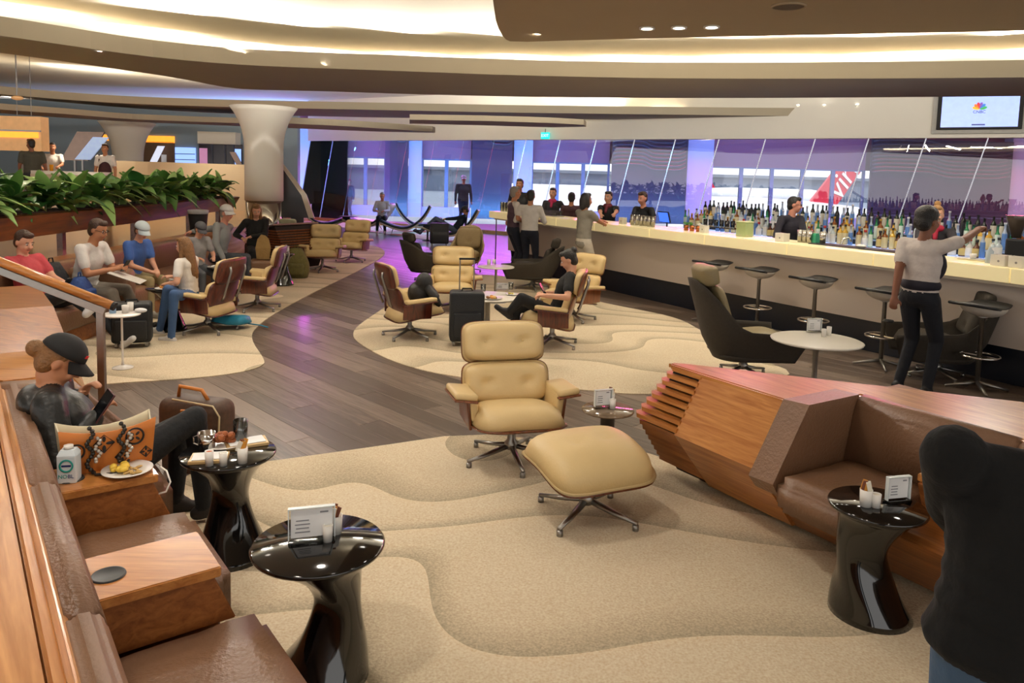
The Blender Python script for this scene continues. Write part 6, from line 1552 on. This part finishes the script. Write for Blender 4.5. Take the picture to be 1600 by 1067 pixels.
def motif(cx, cz, r, kind):
    ms = []
    if kind == 0:
        ms.append(xf(tube_me([(r * math.cos(a), 0, r * math.sin(a)) for a in [2 * PI * i / 20 for i in range(20)]], .0045, 5, True), Matrix()))
        for k in range(4): a = PI / 2 * k + PI / 4; ms.append(ell_me((r * .45 * math.cos(a), 0, r * .45 * math.sin(a)), (r * .3, .002, r * .16), Matrix.Rotation(-a, 3, 'Y'), 10, 5))
    else:
        for k in range(4): a = PI / 2 * k; ms.append(ell_me((r * .6 * math.cos(a), 0, r * .6 * math.sin(a)), (r * .42, .002, r * .2), Matrix.Rotation(-a, 3, 'Y'), 10, 5))
        ms.append(tube_me([(r * 1.1 * math.cos(a), 0, r * 1.1 * math.sin(a)) for a in [PI / 2 * i for i in range(4)]], .003, 5, True))
    me = join(ms); me.transform(T(cx, -dp - .004 - .015 * (cz / hh) + .011 * (1 - (cx / w2) ** 2) * -1, cz)); return me
for cx, cz, r, kd in ((.10, .13, .035, 0), (-.02, .12, .036, 1), (-.125, .10, .032, 0), (.05, .05, .026, 1), (.145, .05, .022, 1)):
    part('print_motif', motif(cx, cz, r, kd), M('bag_print_black', '1a1410', .5), fwall)
for sx in (-.075, .045):
    pts = [V(sx + .012 * math.sin(k * .9), -dp - .035 - .01 * math.sin(k * .5), .20 - .19 * k / 15) for k in range(16)]
    part('bead_chain', join([ell_me(q, (.0095, .0095, .0095), None, 8, 6) for q in pts]), M('beads_dark', '3a352f', .25, .4), t, True, label='dark bead chain')
    pts = [V(sx + .03 + .01 * math.sin(k * 1.3), -dp - .03, .15 - .10 * k / 9) for k in range(10)]
    part('bead_chain', join([ell_me(q, (.008, .008, .008), None, 8, 6) for q in pts]), M('beads_light', 'cfc8bc', .25, .3), t, True, label='pale bead chain')
part('strap', tube_me([(-.07, -dp - .03, .02), (-.06, -dp - .07, .008), (-.01, -dp - .09, .008), (.05, -dp - .08, .014), (.07, -dp - .05, .04)], .006, 6), M('strap_black', '1c1612', .4), t, True)
cp = LP(3.49, .365, .60)
t = thing('water_carton', 'white water carton lettered in teal and blue on the console', 'carton', (cp.x, cp.y, .60), R(12))
cb = part('body', box_me(.072, .066, .115, (0, 0, .0575), .004), M('carton_white', 'dfe9ee', .4), t)
part('gable', fixn(mesh([(-.036, -.033, .115), (.036, -.033, .115), (.036, .033, .115), (-.036, .033, .115), (-.026, -.02, .137), (.026, -.02, .137), (.026, .02, .137), (-.026, .02, .137)], [(0, 1, 5, 4), (1, 2, 6, 5), (2, 3, 7, 6), (3, 0, 4, 7), (4, 5, 6, 7), (3, 2, 1, 0)])), M('carton_white', None), t)
part('cap', lathe_me([(0, .137), (.018, .137), (.018, .152), (0, .152)], 18), CERAM, t, True)
part('ring_print', xf(tube_me([(.024 * math.cos(a), 0, .024 * math.sin(a)) for a in [2 * PI * i / 24 for i in range(24)]], .004, 5, True), T(0, -.0335, .075)), M('teal_print', '1f9c92', .5), cb)
part('band_print', box_me(.036, .001, .008, (0, -.0336, .075), 0), M('navy_print', '20306c', .5), cb)
part('lettering', xf(text_me('NO', .022, .0006), T(-.014, -.0338, .03) @ RX(R(90))), M('teal_print', None), cb); part('lettering', xf(text_me('BL', .022, .0006), T(.016, -.0338, .03) @ RX(R(90))), M('navy_print', None), cb)
pp_ = LP(3.455, .575, .60)
t = thing('plate_of_eggs', 'white plate of scrambled eggs and potatoes on the console', 'plate of food', (pp_.x, pp_.y, .60))
part('plate', lathe_me([(0, .003), (.06, .003), (.10, .016), (.101, .019), (.06, .008), (0, .008)], 36), CERAM, t, True)
rr_ = random.Random(9)
for k in range(10): part('egg_curd', ell_me((-.025 + .035 * rr_.uniform(-1, 1), .03 * rr_.uniform(-1, 1), .018 + .018 * rr_.random()), (.02, .015, .012), Matrix.Rotation(k, 3, 'Z'), 10, 6), M('scrambled_egg', 'edc64a', .5, 0, .1, 60), t, True)
for k in range(10): part('potato_shred', ell_me((.035 + .03 * rr_.uniform(-1, 1), .035 * rr_.uniform(-1, 1), .014 + .006 * rr_.random()), (.018, .006, .005), Matrix.Rotation(k * 1.7, 3, 'Z'), 8, 5), M('potato_shred', 'c9a460', .6, 0, .2, 60), t, True)
cc = LP(3.40, .70, .56); o = new_obj('charging_cable', tube_me([cc + V(-.02, .03, .045), cc + V(.02, .0, .04), cc + V(.045, -.02, .0), cc + V(.03, -.03, -.04), cc + V(-.0, -.03, -.05)], .004, 6), CERAM, None, None, None, True); tag(o, 'white charging cable looping off the console', 'cable')
# brown bag beyond her knees
bp_ = P(300, 720, 0)
t = thing('duffel_bag', 'dark brown monogram bag with tan trim on the floor beyond her knees', 'bag', (-1.95, 4.62, 0), R(-15))
MONO = M('monogram_canvas', '4a3222', .6, 0, .35, 45)
part('body', box_me(.46, .22, .34, (0, 0, .30), .07, 4), MONO, t, True); part('tan_handle', tube_me([(-.12, -.02, .46), (-.10, -.03, .54), (.06, -.03, .53), (.10, -.02, .46)], .012, 8), M('tan_trim', 'c97c34', .5), t, True)
part('tan_tag', box_me(.09, .012, .05, (.06, -.09, .49), .004), M('tan_trim', None), t, rot=(.3, 0, .2)); part('piping', tube_me([(.22, -.1, .14), (.235, -.1, .40), (.19, -.1, .46), (-.1, -.1, .475)], .006, 6), M('piping_beige', 'c8b48c', .5), t, True); part('support', box_me(.4, .2, .14, (0, 0, .07), .03), MONO, t)

# ------------------------------------------------------------ luggage
def roller(label, loc, rz, w=.36, d=.24, h=.54, handle=.45, col='14171c'):
    t = thing('rolling_suitcase', label, 'suitcase', loc, rz, 'rolling suitcases'); m_ = M('suitcase_' + col, col, .6, 0, .15, 20, bump=.15, bscale=80)
    part('body', box_me(w, d, h, (0, 0, .05 + h / 2), .035, 3), m_, t, True)
    part('front_pocket', box_me(w * .8, .04, h * .5, (0, -d / 2 - .012, .05 + h * .34), .015, 2), m_, t, True)
    for sx in (-1, 1):
        part('wheel', xf(lathe_me([(0, -.012), (.028, -.012), (.028, .012), (0, .012)], 14), T(sx * w * .38, -d * .3, .028) @ RY(R(90))), STEEL, t); part('wheel', xf(lathe_me([(0, -.012), (.028, -.012), (.028, .012), (0, .012)], 14), T(sx * w * .38, d * .3, .028) @ RY(R(90))), STEEL, t)
    if handle:
        hd = part('pull_handle', tube_me([(-.08, d * .3, h + .04), (-.08, d * .3, h + handle), (.08, d * .3, h + handle), (.08, d * .3, h + .04)], .008, 6), STEEL, t); part('grip', box_me(.18, .025, .022, (0, d * .3, h + handle), .006), BLACK, hd)
    part('top_handle', tube_me([(-.06, 0, h + .045), (-.05, 0, h + .075), (.05, 0, h + .075), (.06, 0, h + .045)], .01, 6), BLACK, t)
    return t
q = P(728, 539); roller('black rolling suitcase with raised handle beside the oval table', (q.x, q.y, CZ), R(8), .38, .25, .56, .40)
q = P(192, 552); roller('black rolling suitcase under the tulip table', (q.x - .05, q.y + .3, CZ), R(20), .38, .24, .42, 0, '0f1114')
q = P(686, 383); roller('small black suitcase beside the reclining man', (q.x, q.y, 0), R(10), .5, .3, .55, 0, '15181f')
def pack(label, loc, rz, col, h=.45, w=.32, d=.22):
    t = thing('backpack', label, 'backpack', loc, rz, 'backpacks'); m_ = M('pack_' + col, col, .8, 0, .2, 20, bump=.4, bscale=30)
    rings = []
    for k in range(9):
        f = k / 8; ww = w / 2 * (1 - .45 * f ** 2.5) * (.85 + .3 * math.sin(PI * min(1, f * .9 + .1))); dd = d / 2 * (1 - .5 * f ** 2) * (.85 + .25 * math.sin(PI * f))
        rings.append([(ww * math.copysign(abs(math.cos(a)) ** .7, math.cos(a)), dd * math.copysign(abs(math.sin(a)) ** .7, math.sin(a)), h * f) for a in [2 * PI * i / 20 for i in range(20)]])
    part('body', loft_me(rings), m_, t, True)
    part('front_pocket', xf(pad_me(w * .7, h * .45, .06, .4, 10), T(0, -d * .42, h * .30) @ RZ(PI)), m_, t, True)
    for sx in (-1, 1): part('strap', tube_me([(sx * .08, d * .4, h * .9), (sx * .10, d * .62, h * .6), (sx * .09, d * .5, h * .15)], .014, 6), m_, t, True)
    part('top_loop', tube_me([(-.03, 0, h * .98), (-.02, 0, h + .05), (.02, 0, h + .05), (.03, 0, h * .98)], .008, 6), m_, t)
    return t
q = P(463, 434); pack('olive green backpack on the floor beside the black side table', (q.x, q.y, CZ), R(10), '6b6436', .52, .42, .3)
pack('black backpack on the banquette beside the man in red', (-4.98, 8.10, .42), R(70), '15171c', .42, .36, .26)
o = pack('bright blue bag leaning against the man in white', (-4.72, 8.18, .42), R(95), '20407c', .26, .34, .2)
q = P(350, 516); o = thing('shopping_bag', 'crumpled turquoise bag on the carpet behind the rosewood chair', 'bag', (q.x + .05, q.y + .1, CZ)); part('bag', xf(pad_me(.44, .30, .10, .3, 12, .02, 0, [(.3, .2, .05), (-.4, -.2, .06)]), T(0, 0, .06) @ RX(R(80))), M('turquoise_plastic', '2a8fb4', .4, 0, .2, 12, bump=.6, bscale=14), o, True); part('strap', tube_me([(.2, 0, .06), (.34, .02, .04), (.44, 0, .02)], .008, 6), M('turquoise_plastic', None), o, True)
q = P(640, 527); t = thing('black_jacket', 'black jacket and bag lying on the seat of the rosewood chair by the suitcase', 'jacket', (q.x + .10, q.y + .05, .40)); part('cloth', voxel_body([('e', (0, 0, .12), (.14, .16, .14), None, 0), ('e', (.06, -.04, .25), (.10, .11, .12), None, 0), ('c', (.05, .1, .2), (.2, -.1, .1), .07, .05, 0)], [M('jacket_black', '16181c', .6, 0, .15, 12, bump=.4, bscale=20)], .014, 2), None, t, True); part('sleeve', tube_me([(.1, -.1, .2), (.2, -.16, .1), (.24, -.12, .0)], [.05, .045, .04], 10), M('jacket_black', None), t, True)
q = D(408, 372, 12.2); t = thing('paper_bag', 'brown paper bag on the seat before the woman in black', 'bag', (q.x, 12.3, .45), .3); part('bag', loft_me([[(-.1, -.07, 0), (.1, -.07, 0), (.1, .07, 0), (-.1, .07, 0)], [(-.12, -.08, .18), (.12, -.08, .18), (.12, .08, .18), (-.12, .08, .18)], [(-.09, -.03, .32), (.09, -.03, .32), (.09, .03, .32), (-.09, .03, .32)], [(-.03, -.01, .40), (.04, -.01, .38), (.04, .01, .38), (-.03, .01, .40)]]), M('kraft_paper', '9a7a48', .85, 0, .15, 10, bump=.5, bscale=16), t)
part('support', box_me(.4, .4, .42, (0, 0, -.22), .04), LEATHER, t)
q = D(312, 340, 13.4); t = thing('waste_bin', 'black bin with white liner on the platform edge', 'bin', (-5.55, 13.3, PLZ)); part('bin', lathe_me([(0, 0), (.13, 0), (.17, .42), (.15, .42), (.12, .01), (0, .01)], 20), BLACK, t, True); part('liner', lathe_me([(.175, .36), (.178, .425), (.14, .43), (.14, .36), (.175, .36)], 20, False), M('bin_liner', 'cfd2d6', .4), t, True)
q = D(29, 262, 16.4); cyl('juice_glass', 'glass of orange juice on the buffet counter', 'glass', (q.x + .5, 16.75, 1.75), .035, .042, .14, M('orange_juice', 'f0a020', .2, alpha=.85)); 
bpy.data.scenes.remove(WORK)
